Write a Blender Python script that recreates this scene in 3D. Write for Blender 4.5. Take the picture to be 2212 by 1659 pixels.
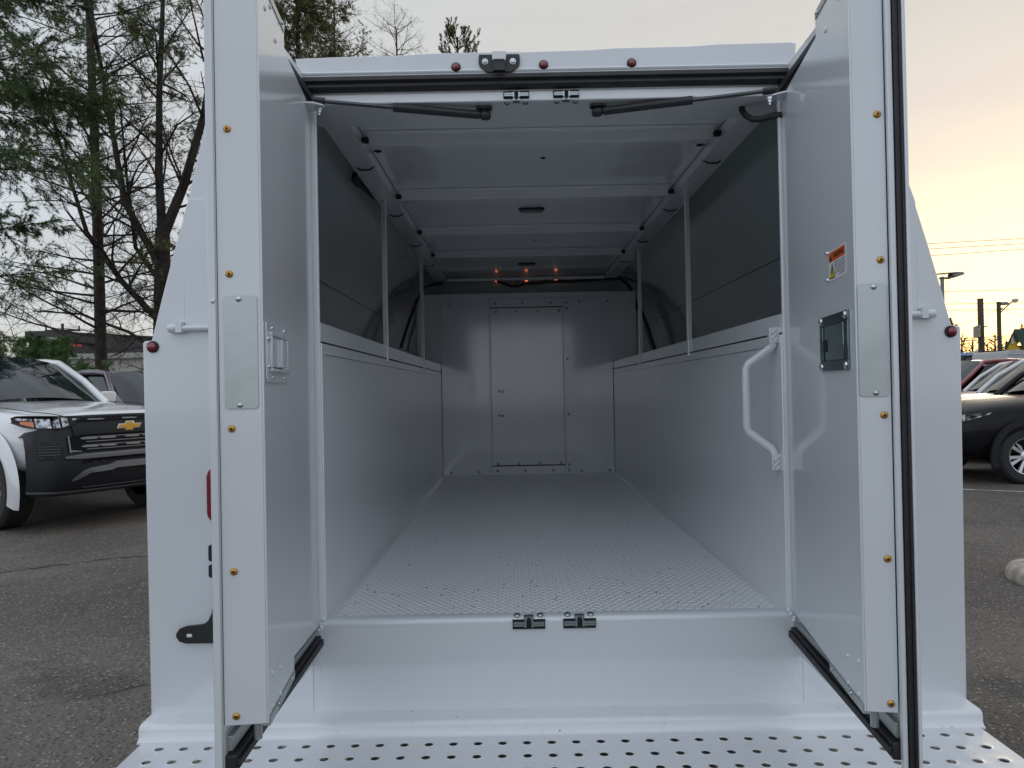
import bpy, math, random
from mathutils import Vector, Matrix, Quaternion
R = math.radians
sc = bpy.context.scene
COL = sc.collection
for o in list(bpy.data.objects): bpy.data.objects.remove(o)

# ------------------------------------------------------------------ camera
CAMPOS = Vector((-.097, -1.746, 1.33))
ROLL, PITCH, YAW = R(1.1), R(.5), R(-.07)
FOC, CX, CY = 1535., 1106., 829.5          # measured on a 2212 x 1659 copy of the photograph
_F = Vector((math.sin(YAW)*math.cos(PITCH), math.cos(YAW)*math.cos(PITCH), math.sin(PITCH)))
_R0 = Vector((math.cos(YAW), -math.sin(YAW), 0)); _U0 = _R0.cross(_F)
_R = _R0*math.cos(ROLL) - _U0*math.sin(ROLL); _U = _U0*math.cos(ROLL) + _R0*math.sin(ROLL)
cd = bpy.data.cameras.new('camera'); cam = bpy.data.objects.new('camera', cd); COL.objects.link(cam)
cd.sensor_width = 36; cd.lens = FOC/2212*36; cd.clip_start = .02; cd.clip_end = 2000
M = Matrix((( _R.x, _U.x, -_F.x, CAMPOS.x), (_R.y, _U.y, -_F.y, CAMPOS.y), (_R.z, _U.z, -_F.z, CAMPOS.z), (0, 0, 0, 1)))
cam.matrix_world = M; sc.camera = cam

def at(px, py, ax, val):
    """point where the sight line of a photo pixel meets the plane axis=val (measuring aid)"""
    d = _F + _R*((px-CX)/FOC) - _U*((py-CY)/FOC)
    return CAMPOS + d*((val-CAMPOS[ax])/d[ax])
def dep(px, depth):                        # ground x,y at a pixel column and a distance ahead
    p = at(px, 843, 1, CAMPOS.y+depth); return p.x, p.y

# ------------------------------------------------------------------ world + sun
SUN_AZ, SUN_EL = R(37), R(2.5)
W = bpy.data.worlds.new('World'); sc.world = W; W.use_nodes = True
nt = W.node_tree; N = nt.nodes; L = nt.links; N.clear()
def nd(nt_, t, **k):
    n = nt_.nodes.new(t)
    for a, b in k.items(): setattr(n, a, b)
    return n
def mth(nt_, op, a, b=None, c=None, clamp=False):
    n = nd(nt_, 'ShaderNodeMath', operation=op, use_clamp=clamp)
    for i, v in enumerate((a, b, c)):
        if v is None: continue
        if isinstance(v, (int, float)): n.inputs[i].default_value = v
        else: nt_.links.new(v, n.inputs[i])
    return n.outputs[0]
def sstep(nt_, v, lo, hi):
    n = nd(nt_, 'ShaderNodeMapRange', interpolation_type='SMOOTHSTEP'); nt_.links.new(v, n.inputs[0])
    n.inputs[1].default_value = lo; n.inputs[2].default_value = hi; return n.outputs[0]
def mixc(nt_, f, a, b, bt='MIX'):
    n = nd(nt_, 'ShaderNodeMix', data_type='RGBA', blend_type=bt)
    for i, v in ((0, f), (6, a), (7, b)):
        if isinstance(v, (int, float)): n.inputs[i].default_value = v
        elif isinstance(v, tuple): n.inputs[i].default_value = (*v, 1)
        else: nt_.links.new(v, n.inputs[i])
    return n.outputs[2]
tc = nd(nt, 'ShaderNodeTexCoord'); sp = nd(nt, 'ShaderNodeSeparateXYZ'); L.new(tc.outputs['Generated'], sp.inputs[0])
az = mth(nt, 'ADD', mth(nt, 'MULTIPLY', sp.outputs[0], math.sin(SUN_AZ)), mth(nt, 'MULTIPLY', sp.outputs[1], math.cos(SUN_AZ)))
zz = mth(nt, 'ABSOLUTE', sp.outputs[2])
base = mixc(nt, sstep(nt, az, -.1, 1.0), (.66, .72, .80), (.655, .63, .585))
low = mth(nt, 'SUBTRACT', 1, sstep(nt, zz, -.02, .15))
c1 = mixc(nt, mth(nt, 'MULTIPLY', low, .75), base, mixc(nt, sstep(nt, az, .3, 1.0), (.66, .60, .52), (.80, .59, .34)))
glow = mth(nt, 'MULTIPLY', sstep(nt, az, .80, 1.0), mth(nt, 'SUBTRACT', 1, sstep(nt, zz, .12, .50)))
c2 = mixc(nt, mth(nt, 'MULTIPLY', glow, .4), c1, (.72, .645, .53))
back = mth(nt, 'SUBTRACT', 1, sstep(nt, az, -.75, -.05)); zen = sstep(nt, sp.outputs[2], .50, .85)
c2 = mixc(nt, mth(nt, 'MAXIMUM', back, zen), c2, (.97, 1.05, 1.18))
mp = nd(nt, 'ShaderNodeMapping'); L.new(tc.outputs['Generated'], mp.inputs[0]); mp.inputs['Scale'].default_value = (1.3, 1.3, 9)
no = nd(nt, 'ShaderNodeTexNoise'); L.new(mp.outputs[0], no.inputs[0]); no.inputs['Scale'].default_value = 1.6; no.inputs['Detail'].default_value = 5; no.inputs['Roughness'].default_value = .5
cl = sstep(nt, no.outputs['Fac'], .42, .66)
c3 = mixc(nt, mth(nt, 'MULTIPLY', cl, .42), c2, (.57, .55, .54))
sky = nd(nt, 'ShaderNodeTexSky', sky_type='NISHITA'); sky.sun_disc = False; sky.sun_elevation = SUN_EL; sky.sun_rotation = SUN_AZ
sky.dust_density = 1.5; sky.air_density = .7
b1 = nd(nt, 'ShaderNodeBackground'); L.new(sky.outputs[0], b1.inputs[0]); b1.inputs[1].default_value = .05
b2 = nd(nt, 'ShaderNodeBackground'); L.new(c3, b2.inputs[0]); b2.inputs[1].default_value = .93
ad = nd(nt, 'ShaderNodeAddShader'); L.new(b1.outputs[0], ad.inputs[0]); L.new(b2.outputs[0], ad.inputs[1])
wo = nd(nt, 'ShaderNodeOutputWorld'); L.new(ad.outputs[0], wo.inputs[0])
sd = bpy.data.lights.new('sun', 'SUN'); sun = bpy.data.objects.new('sun', sd); COL.objects.link(sun)
sd.energy = .55; sd.angle = R(18); sd.color = (1, .86, .68)
sdir = Vector((math.sin(SUN_AZ)*math.cos(SUN_EL), math.cos(SUN_AZ)*math.cos(SUN_EL), math.sin(SUN_EL)))
sun.rotation_euler = sdir.to_track_quat('Z', 'Y').to_euler(); sun.location = (0, 0, 30)
sc.view_settings.view_transform = 'Standard'; sc.view_settings.look = 'None'; sc.view_settings.exposure = 0; sc.view_settings.gamma = 1
sc.cycles.max_bounces = 14; sc.cycles.diffuse_bounces = 8; sc.cycles.glossy_bounces = 6; sc.cycles.use_denoising = True
sc.cycles.caustics_reflective = False; sc.cycles.caustics_refractive = False; sc.cycles.transparent_max_bounces = 16

# ------------------------------------------------------------------ materials
def mat(name, color, rough=.5, metal=0, coat=0, coat_r=.05, var=0, vscale=3, bump=0, bscale=200, col2=None, emit=None, spec=None, trans=0):
    m = bpy.data.materials.new(name); m.use_nodes = True; t = m.node_tree; b = t.nodes['Principled BSDF']
    b.inputs['Base Color'].default_value = (*color, 1); b.inputs['Roughness'].default_value = rough; b.inputs['Metallic'].default_value = metal
    b.inputs['Coat Weight'].default_value = coat; b.inputs['Coat Roughness'].default_value = coat_r
    if spec is not None: b.inputs['Specular IOR Level'].default_value = spec
    if trans: b.inputs['Transmission Weight'].default_value = trans
    tcn = nd(t, 'ShaderNodeTexCoord')
    if var:
        n = nd(t, 'ShaderNodeTexNoise'); t.links.new(tcn.outputs['Object'], n.inputs[0]); n.inputs['Scale'].default_value = vscale; n.inputs['Detail'].default_value = 6
        c2_ = col2 or tuple(c*(1-var) for c in color)
        t.links.new(mixc(t, sstep(t, n.outputs['Fac'], .35, .65), color, c2_), b.inputs['Base Color'])
    if bump:
        n = nd(t, 'ShaderNodeTexNoise'); t.links.new(tcn.outputs['Object'], n.inputs[0]); n.inputs['Scale'].default_value = bscale; n.inputs['Detail'].default_value = 3
        bm = nd(t, 'ShaderNodeBump'); bm.inputs['Strength'].default_value = bump; bm.inputs['Distance'].default_value = .002
        t.links.new(n.outputs['Fac'], bm.inputs['Height']); t.links.new(bm.outputs[0], b.inputs['Normal'])
    if emit: b.inputs['Emission Color'].default_value = (*emit[0], 1); b.inputs['Emission Strength'].default_value = emit[1]
    return m
def paint(name, color, rough=.30, coat=.8, coat_r=.085, specks=0, grime=0, spec=None, sr=.09, scol=((.38, .2, .07), (.08, .07, .06))):
    """vehicle enamel: soft clear coat, faint orange peel and panel waviness, optional rust specks and grime"""
    m = bpy.data.materials.new(name); m.use_nodes = True; t = m.node_tree; b = t.nodes['Principled BSDF']
    b.inputs['Roughness'].default_value = rough; b.inputs['Coat Weight'].default_value = coat; b.inputs['Coat Roughness'].default_value = coat_r; b.inputs['Coat IOR'].default_value = 1.65
    if spec is not None: b.inputs['Specular IOR Level'].default_value = spec
    tcn = nd(t, 'ShaderNodeTexCoord'); ob = tcn.outputs['Object']
    n = nd(t, 'ShaderNodeTexNoise'); t.links.new(ob, n.inputs[0]); n.inputs['Scale'].default_value = 2.2; n.inputs['Detail'].default_value = 5
    col = mixc(t, sstep(t, n.outputs['Fac'], .3, .7), color, tuple(c*.965 for c in color))
    t.links.new(mth(t, 'ADD', mth(t, 'MULTIPLY', n.outputs['Fac'], .12), coat_r-.05), b.inputs['Coat Roughness'])
    if specks:
        v = nd(t, 'ShaderNodeTexVoronoi'); t.links.new(ob, v.inputs[0]); v.inputs['Scale'].default_value = 34
        n2 = nd(t, 'ShaderNodeTexNoise'); t.links.new(ob, n2.inputs[0]); n2.inputs['Scale'].default_value = 9
        g = sstep(t, n2.outputs['Fac'], .52, .62)
        rr = nd(t, 'ShaderNodeSeparateColor'); t.links.new(v.outputs['Color'], rr.inputs[0])
        sel = mth(t, 'GREATER_THAN', rr.outputs[0], 1-specks)
        dot = mth(t, 'LESS_THAN', v.outputs['Distance'], sr)
        f = mth(t, 'MULTIPLY', mth(t, 'MULTIPLY', sel, dot), g)
        rust = mixc(t, rr.outputs[1], *scol)
        col = mixc(t, mth(t, 'MULTIPLY', f, .85), col, rust)
    if grime:
        n3 = nd(t, 'ShaderNodeTexNoise'); t.links.new(ob, n3.inputs[0]); n3.inputs['Scale'].default_value = 26; n3.inputs['Detail'].default_value = 8; n3.inputs['Roughness'].default_value = .7
        col = mixc(t, mth(t, 'MULTIPLY', sstep(t, n3.outputs['Fac'], .58, .78), grime), col, (.36, .35, .33))
    t.links.new(col, b.inputs['Base Color'])
    n4 = nd(t, 'ShaderNodeTexNoise'); t.links.new(ob, n4.inputs[0]); n4.inputs['Scale'].default_value = 170; n4.inputs['Detail'].default_value = 2
    n5 = nd(t, 'ShaderNodeTexNoise'); t.links.new(ob, n5.inputs[0]); n5.inputs['Scale'].default_value = 3.2; n5.inputs['Detail'].default_value = 1
    bm = nd(t, 'ShaderNodeBump'); bm.inputs['Strength'].default_value = .25; bm.inputs['Distance'].default_value = .0006; t.links.new(n4.outputs['Fac'], bm.inputs['Height'])
    bm2 = nd(t, 'ShaderNodeBump'); bm2.inputs['Strength'].default_value = .5; bm2.inputs['Distance'].default_value = .012; t.links.new(n5.outputs['Fac'], bm2.inputs['Height'])
    t.links.new(bm.outputs[0], bm2.inputs['Normal']); t.links.new(bm2.outputs[0], b.inputs['Normal'])
    return m
WHITE = paint('white_enamel', (.675, .705, .735), specks=.12, sr=.035, scol=((.30, .30, .29), (.5, .5, .5)), grime=.05)
INNER = paint('interior_enamel', (.80, .82, .84), rough=.30, coat=1, coat_r=.08)
BULK = paint('bulkhead_enamel', (.78, .80, .82), rough=.30, coat=1, coat_r=.09)
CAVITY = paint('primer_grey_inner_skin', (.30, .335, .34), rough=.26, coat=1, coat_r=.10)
PLATEW = paint('floor_enamel', (.78, .80, .82), rough=.32, coat=.9, coat_r=.12, specks=.25)
BUMPW = paint('bumper_enamel', (.68, .705, .73), specks=.9, grime=.45, sr=.075)
RUBBER = mat('black_rubber', (.022, .022, .026), .55, var=.3, vscale=30)
PLASTIC = mat('black_plastic', (.02, .02, .023), .42, bump=.2, bscale=400)
DARK = mat('dark_gap', (.012, .012, .013), .8)
ZINC = mat('zinc_plated_steel', (.62, .66, .68), .3, 1, var=.25, vscale=18)
GALV = mat('galvanised_sheet', (.50, .54, .535), .42, .75, var=.12, vscale=9, bump=.15, bscale=60)
CHROME = mat('bright_stainless', (.62, .63, .64), .14, 1)
SMOKED = mat('dark_polished_steel', (.16, .22, .23), .16, 1)
BRASS = mat('brass_coloured_rivet', (.55, .30, .07), .35, .85)
REDLENS = mat('red_lens', (.28, .008, .02), .18, coat=1, var=.5, vscale=160)
ORANGE = mat('lit_orange_lamp', (.8, .15, .05), .4, emit=((1, .22, .09), 1.0))
ORG = mat('orange_print', (.72, .13, .02), .45); YEL = mat('yellow_print', (.72, .6, .03), .45); STICK = mat('sticker_white', (.72, .73, .74), .4); INK = mat('black_ink', (.02, .015, .015), .5)

# ------------------------------------------------------------------ mesh builder
class MB:
    def __init__(s): s.v = []; s.f = []; s.m = []; s.cur = 0
    def mi(s, i): s.cur = i; return s
    def add(s, vs, fs):
        o = len(s.v); s.v += [tuple(v) for v in vs]
        for f in fs: s.f.append(tuple(i+o for i in f)); s.m.append(s.cur)
        return s
    def box(s, x0, x1, y0, y1, z0, z1):
        x0, x1 = sorted((x0, x1)); y0, y1 = sorted((y0, y1)); z0, z1 = sorted((z0, z1))
        return s.add([(x0,y0,z0),(x1,y0,z0),(x1,y1,z0),(x0,y1,z0),(x0,y0,z1),(x1,y0,z1),(x1,y1,z1),(x0,y1,z1)],
                     [(0,3,2,1),(4,5,6,7),(0,1,5,4),(1,2,6,5),(2,3,7,6),(3,0,4,7)])
    def hexa(s, p):       # 8 points, same order as box
        return s.add(p, [(0,3,2,1),(4,5,6,7),(0,1,5,4),(1,2,6,5),(2,3,7,6),(3,0,4,7)])
    def prism(s, poly, a0, a1, fn):     # poly of 2-tuples, fn(p, q, a) -> 3d point
        n = len(poly); v = [fn(p, q, a0) for p, q in poly] + [fn(p, q, a1) for p, q in poly]
        f = [tuple(range(n-1, -1, -1)), tuple(range(n, 2*n))] + [(i, (i+1) % n, (i+1) % n+n, i+n) for i in range(n)]
        return s.add(v, f)
    def tube(s, pts, r, n=8, cap=True):
        pts = [Vector(p) for p in pts]; k = len(pts); rs = r if isinstance(r, (list, tuple)) else [r]*k
        vs = []; up = None
        for i, p in enumerate(pts):
            t = (pts[min(i+1, k-1)]-pts[max(i-1, 0)])
            if t.length < 1e-9: t = Vector((0, 0, 1))
            t.normalize()
            if up is None: up = t.orthogonal().normalized()
            else:
                up = (up - t*up.dot(t)); up = up.normalized() if up.length > 1e-6 else t.orthogonal().normalized()
            w = t.cross(up)
            for j in range(n):
                a = 2*math.pi*j/n; vs.append(p + (up*math.cos(a)+w*math.sin(a))*rs[i])
        fs = [(i*n+j, i*n+(j+1) % n, (i+1)*n+(j+1) % n, (i+1)*n+j) for i in range(k-1) for j in range(n)]
        if cap: fs += [tuple(range(n-1, -1, -1)), tuple((k-1)*n+j for j in range(n))]
        return s.add(vs, fs)
    def lathe(s, prof, c, axis, n=24, cap=True):  # prof: (radius, height along axis)
        c = Vector(c); ax = Vector(axis).normalized(); u = ax.orthogonal().normalized(); w = ax.cross(u); vs = []
        for r, h in prof:
            for j in range(n):
                a = 2*math.pi*j/n; vs.append(c+ax*h+(u*math.cos(a)+w*math.sin(a))*max(r, 1e-5))
        k = len(prof)
        fs = [(i*n+j, i*n+(j+1) % n, (i+1)*n+(j+1) % n, (i+1)*n+j) for i in range(k-1) for j in range(n)]
        if cap: fs += [tuple(range(n-1, -1, -1)), tuple((k-1)*n+j for j in range(n))]
        return s.add(vs, fs)
    def dome(s, c, axis, r, h, n=12): return s.lathe([(r, -.001), (r, h*.25), (r*.8, h*.7), (r*.45, h*.95), (r*.08, h)], c, axis, n)
    def build(s, name, mats, parent=None, bevel=0, smooth=40, seg=2):
        me = bpy.data.meshes.new(name); me.from_pydata(s.v, [], s.f)
        if not isinstance(mats, (list, tuple)): mats = [mats]
        for m in mats: me.materials.append(m)
        if len(mats) > 1: me.polygons.foreach_set('material_index', s.m)
        if smooth:
            me.polygons.foreach_set('use_smooth', [True]*len(me.polygons)); me.update(); me.set_sharp_from_angle(angle=R(smooth))
        me.update()
        o = bpy.data.objects.new(name, me); COL.objects.link(o)
        if parent: o.parent = parent
        if bevel:
            b = o.modifiers.new('bevel', 'BEVEL'); b.width = bevel; b.segments = seg; b.limit_method = 'ANGLE'; b.angle_limit = R(35)
        return o
def tag(o, label=None, cat=None, group=None, kind=None):
    for k, v in (('label', label), ('category', cat), ('group', group), ('kind', kind)):
        if v: o[k] = v
    return o
def thing(name, label, cat, loc=(0, 0, 0), rz=0, group=None):
    o = bpy.data.objects.new(name, None); COL.objects.link(o); o.location = loc; o.rotation_euler = (0, 0, rz); o.empty_display_size = .2
    return tag(o, label, cat, group)
def text_mesh(txt, size, fn, mtl, name, parent, bold=False, sx=1, extra=None):
    """lettering laid on a surface by fn(u, v) -> 3d point, u along the line, v up"""
    cu = bpy.data.curves.new('t', 'FONT'); cu.body = txt; cu.size = size; cu.align_x = 'CENTER'; cu.align_y = 'CENTER'; cu.fill_mode = 'FRONT'; cu.resolution_u = 3
    if bold: cu.offset = size*.02
    ob = bpy.data.objects.new('t', cu); COL.objects.link(ob); dg = bpy.context.evaluated_depsgraph_get(); dg.update()
    me = bpy.data.meshes.new_from_object(ob.evaluated_get(dg)); bpy.data.objects.remove(ob)
    mb = MB(); mb.add([fn(v.co.x*sx, v.co.y) for v in me.vertices], [tuple(p.vertices) for p in me.polygons]); bpy.data.meshes.remove(me)
    if extra: extra(mb)
    return mb.build(name, mtl, parent, smooth=0)

# ================================================================== THE SERVICE TRUCK
truck = thing('service_truck', 'white enclosed service body truck with both rear doors standing open, seen from behind', 'truck')
XZ = lambda x, z, y: (x, y, z)
PROF = [(.999, .55), (1.006, 1.464), (1.001, 1.468), (.984, 1.469), (.958, 1.57), (.928, 1.68), (.890, 1.81), (.845, 2.0), (.822, 2.09), (.80, 2.115)]
# rear skin: two pillars beside the opening
for s in (-1, 1):
    poly = [(s*.598, .55)] + [(s*x, z) for x, z in PROF] + [(s*.62, 2.118), (s*.598, 2.118)]
    if s < 0: poly = poly[::-1]
    mb = MB(); mb.prism(poly, .018, 0, XZ); p = mb.build('rear_pillar', WHITE, truck, .004)
    tp = [(s*.598, 1.502), (s*.900, 1.502), (s*.900, 1.772), (s*.886, 1.815), (s*.598, 1.815)]
    if s < 0: tp = tp[::-1]
    MB().prism(tp, .0, -.005, XZ).build('filler_panel', WHITE, p, .002)
    hb = MB(); hb.lathe([(.0, 0), (.010, 0), (.0115, .003), (.0115, .017), (.010, .021), (0, .022)], (s*.935, -.012, 1.497), (-s, 0, 0), 14)
    hb.tube([(s*.905, -.013, 1.4965), (s*.62, -.013, 1.4965)], .0078, 12); hb.box(s*.90, s*.915, -.022, 0, 1.486, 1.512)
    hb.build('hinge_rod', WHITE, p)
    lp = MB(); c = (s*.980, 0, 1.4535); lp.mi(1).lathe([(.0145, 0), (.0145, -.004), (.0118, -.006), (.0105, -.004)], c, (0, 1, 0), 28)
    lp.mi(0).lathe([(.0105, -.003), (.0102, -.008), (.0075, -.0105), (.002, -.0115)], c, (0, 1, 0), 24); lp.build('marker_lamp', [REDLENS, RUBBER], truck)
# left tail light, slots and the black plate bracket, partly behind the door
def rrect(x0, x1, z0, z1, r, n=5):
    pts = []
    for cx, cz, a in ((x1-r, z0+r, -90), (x1-r, z1-r, 0), (x0+r, z1-r, 90), (x0+r, z0+r, 180)):
        for k in range(n+1): b = R(a+90*k/n); pts.append((cx+r*math.cos(b), cz+r*math.sin(b)))
    return pts
for s in (-1, 1):
    x0, x1 = sorted((s*.851, s*.74))
    MB().prism(rrect(x0-.003, x1+.003, 1.017, 1.161, .028), .0, -.003, XZ).build('tail_light_bezel', WHITE, truck, .001)
    MB().prism(rrect(x0, x1, 1.02, 1.158, .026), -.003, -.010, XZ).build('tail_light', REDLENS, truck, .003)
    MB().prism(rrect(x0, x1, .925, .965, .006), .0, -.0025, XZ).build('vent_slot', DARK, truck); MB().prism(rrect(x0, x1, .885, .917, .006), .0, -.0025, XZ).build('vent_slot', DARK, truck)
br = MB(); pl = [(-.60,.728),(-.905,.728),(-.921,.733),(-.929,.745),(-.929,.752),(-.921,.764),(-.905,.770),(-.862,.774),(-.850,.783),(-.842,.80),(-.836,.822),(-.835,.85),(-.828,.868),(-.81,.875),(-.60,.875)]
br.mi(0).prism([(p.x if hasattr(p,'x') else p[0], p[1]) for p in pl], -.004, -.012, XZ)
br.mi(0).box(-.80, -.70, -.004, 0.004, .74, .86)
br.mi(1).prism(rrect(-.903, -.889, .744, .752, .0035), -.0118, -.0135, XZ); br.build('plate_bracket', [PLASTIC, STICK], truck, .0015)

# sill panel between floor and bumper, with the lip, striker pockets and weld beads
sill = MB(); sill.box(-.598, .598, .0, .018, .55, .757)
yz = [(0, .757), (-.001, .764), (.002, .770), (.008, .7735), (.034, .7735), (.034, .757)]
sill.prism(yz, -.585, .585, lambda y, z, x: (x, y, z)); sill.build('sill_panel', WHITE, truck)
rnd = random.Random(4)
def bead(mb, a, b, r=.0022, step=.0042):
    a = Vector(a); b = Vector(b); n = int((b-a).length/step)
    for i in range(n):
        if rnd.random() < .12: continue
        p = a.lerp(b, i/n)+Vector([rnd.uniform(-.0008, .0008) for _ in range(3)]); rr = r*rnd.uniform(.7, 1.15)
        mb.lathe([(rr*.6, -.0012), (rr, -.0003), (rr*.7, .0007), (rr*.2, .001)], p, (0, -1, 0), 6)
wb = MB(); bead(wb, (-.580, 0, .59), (-.580, 0, .75)); wb.build('weld_bead', WHITE, truck); wb = MB(); bead(wb, (.577, 0, .59), (.577, 0, .75), .003); wb.build('weld_bead', WHITE, truck)
for s in (-1, 1):
    wb = MB()
    for i in range(26): 
        p = Vector((s*(.583-.0005*i+rnd.uniform(-.004, .004)), rnd.uniform(-.003, .012), .752+i*.0011)); wb.dome(p, (rnd.uniform(-.3, .3)-s*.4, -.8, .6), rnd.uniform(.003, .006), .003, 7)
    wb.build('weld_bead', WHITE, truck)
def striker(cx, zt, flip):
    """rectangular pocket with folded zinc striker and two pan-head screws"""
    z = -1 if flip else 1; mb = MB(); c0_ = cx
    mb.mi(1).box(cx-.040, cx+.040, -.0012, -.0001, zt-.016*z-.012, zt-.016*z+.012)
    mb.mi(2).box(cx-.0425, cx-.040, -.003, 0, zt-.029*z, zt-.003*z) if not flip else mb; (MB() if flip else mb.mi(2)).box(cx+.040, cx+.0425, -.003, 0, zt-.029*z, zt-.003*z); (MB() if flip else mb.mi(2)).box(cx-.0425, cx+.0425, -.003, 0, zt-.0315*z, zt-.029*z)
    mb.mi(0)
    for s in (-1, 1):
        mb.box(cx+s*.010, cx+s*.0375, -.010, -.001, zt-.019*z, zt-.0145*z); mb.box(cx+s*.010, cx+s*.0375, -.010, -.001, zt-.0135*z, zt-.0085*z)
        mb.hexa([(cx+s*.006, -.0105, zt-.021*z), (cx+s*.0115, -.0105, zt-.021*z), (cx+s*.0115, 0, zt-.021*z), (cx+s*.006, 0, zt-.021*z), (cx+s*.006, -.0105, zt-.002*z), (cx+s*.0115, -.0105, zt-.007*z), (cx+s*.0115, 0, zt-.007*z), (cx+s*.006, 0, zt-.002*z)])
    mb.box(cx-.0115, cx+.0115, -.006, .012, zt-.004*z, zt+.0035*z); mb.mi(1).box(cx-.004, cx+.004, -.0075, -.004, zt-.016*z, zt+.001*z); mb.mi(0)
    for s in (-1, 1): mb.dome((cx+s*.0285, .010, zt+.0025*z), (0, -.25, z), .0085, .0045, 14); mb.mi(1).box(cx+s*.0285-.004, cx+s*.0285+.004, .009, .0105, zt+.0068*z, zt+.0074*z); mb.mi(0)
    if flip: mb.v = [(c0_+(v[0]-c0_)*.8, v[1], zt+(v[2]-zt)*.8) for v in mb.v]
    return mb.build('striker', [mat('dull_zinc', (.38, .44, .46), .35, 1), DARK, WHITE], truck, .0006)
striker(-.069, .7725, False); striker(.055, .7725, False); striker(-.075, 2.0445, True); striker(.048, 2.0445, True)

# step bumper
bm_ = MB(); HW = .985
prof = [(.02, .5535), (-.048, .5515), (-.056, .548), (-.059, .541), (-.059, .526), (-.0625, .5195), (-.069, .517), (-.069, .513), (-.055, .512), (-.053, .545), (.02, .547)]
bm_.prism(prof, -.998, -.985, lambda y, z, x: (x, y, z)); bm_.prism(prof, -.985, .985, lambda y, z, x: (x, y, z)); bm_.prism(prof, .985, .998, lambda y, z, x: (x, y, z))
PX, PY = .0566, .058; X0 = -.0800; cols = [X0+PX*k for k in range(-20, 25) if abs(X0+PX*k) < .955]; rows = [-.101-PY*k for k in range(5)]
ZT = .5168
def ring(mb, cx, cy):
    n = 24; sq = []
    for j in range(n):
        a = 2*math.pi*(j+.5)/n; c, s_ = math.cos(a), math.sin(a); k = 1/max(abs(c)/(PX/2), abs(s_)/(PY/2)); sq.append((cx+c*k, cy+s_*k, ZT))
    # snap the four corner-most points to the cell corners
    for sx in (-1, 1):
        for sy in (-1, 1):
            q = min(range(n), key=lambda j: abs(sq[j][0]-cx-sx*PX/2)+abs(sq[j][1]-cy-sy*PY/2)); sq[q] = (cx+sx*PX/2, cy+sy*PY/2, ZT)
    rings = [sq]
    for r, dz in ((.0150, 0), (.0128, .0004), (.0115, .0012), (.0105, .0014), (.0100, .0009), (.0099, -.0012)):
        rings.append([(cx+r*math.cos(2*math.pi*(j+.5)/n), cy+r*math.sin(2*math.pi*(j+.5)/n), ZT+dz) for j in range(n)])
    v = [p for rg in rings for p in rg]
    mb.add(v, [(i*n+j, i*n+(j+1) % n, (i+1)*n+(j+1) % n, (i+1)*n+j) for i in range(len(rings)-1) for j in range(n)])
for cx in cols:
    for cy in rows: ring(bm_, cx, cy)
xa, xb, ya, yb = cols[0]-PX/2, cols[-1]+PX/2, rows[0]+PY/2, rows[-1]-PY/2
def q(mb, x0, x1, y0, y1): mb.add([(x0, y0, ZT), (x1, y0, ZT), (x1, y1, ZT), (x0, y1, ZT)], [(0, 1, 2, 3)])
q(bm_, -.985, .985, ya, -.069); q(bm_, -.985, xa, yb, ya); q(bm_, xb, .985, yb, ya); q(bm_, -.985, .985, yb-.012, yb)
bm_.box(-.985, .985, yb-.016, yb-.012, ZT-.06, ZT)
for s in (-1, 1): bm_.box(s*.981, s*.985, yb-.012, -.069, ZT-.05, ZT-.0002)
bumper = bm_.build('step_bumper', BUMPW, truck, 0, smooth=50)

# cargo bed
YB = 2.95; IW = .568
fl = MB(); fl.box(-IW, IW, .034, YB, .740, .7715)
def lozenge(mb, cx, cy, a):
    ca, sa = math.cos(a), math.sin(a); l, w, h = .0098, .0031, .0014
    P = [(-l, 0, 0), (-l*.45, -w, 0), (l*.45, -w, 0), (l, 0, 0), (l*.45, w, 0), (-l*.45, w, 0), (-l*.62, 0, h), (l*.62, 0, h)]
    mb.add([(cx+x*ca-y*sa, cy+x*sa+y*ca, .7715+z) for x, y, z in P], [(0, 1, 6), (1, 2, 7, 6), (2, 3, 7), (3, 4, 7), (4, 5, 6, 7), (5, 0, 6)])
ny = int((YB-.06)/.0145); nx = int(2*(IW-.014)/.0225)
for j in range(ny):
    for i in range(nx):
        cx = -IW+.025+.0225*i+(.01125 if j % 2 else 0)
        if cx > IW-.016: continue
        lozenge(fl, cx, .050+j*.0145, R(-20) if j % 2 == 0 else R(20))
fl.build('cargo_floor', PLATEW, truck, smooth=25)
wl = random.Random(8)
deb = MB()
for i in range(150):
    x = wl.uniform(-.55, .55); y = .04+abs(wl.gauss(0, .45)); z = .7725; r = wl.uniform(.0008, .0028)
    if y > 2.8: continue
    deb.lathe([(r*.7, -.001), (r, 0), (r*.4, r*.6)], (x, y, z), (wl.uniform(-.3, .3), wl.uniform(-.3, .3), 1), 5)
deb.build('floor_grit', mat('grit', (.05, .045, .04), .9), truck); bpy.data.objects['floor_grit']['kind'] = 'stuff'
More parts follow.
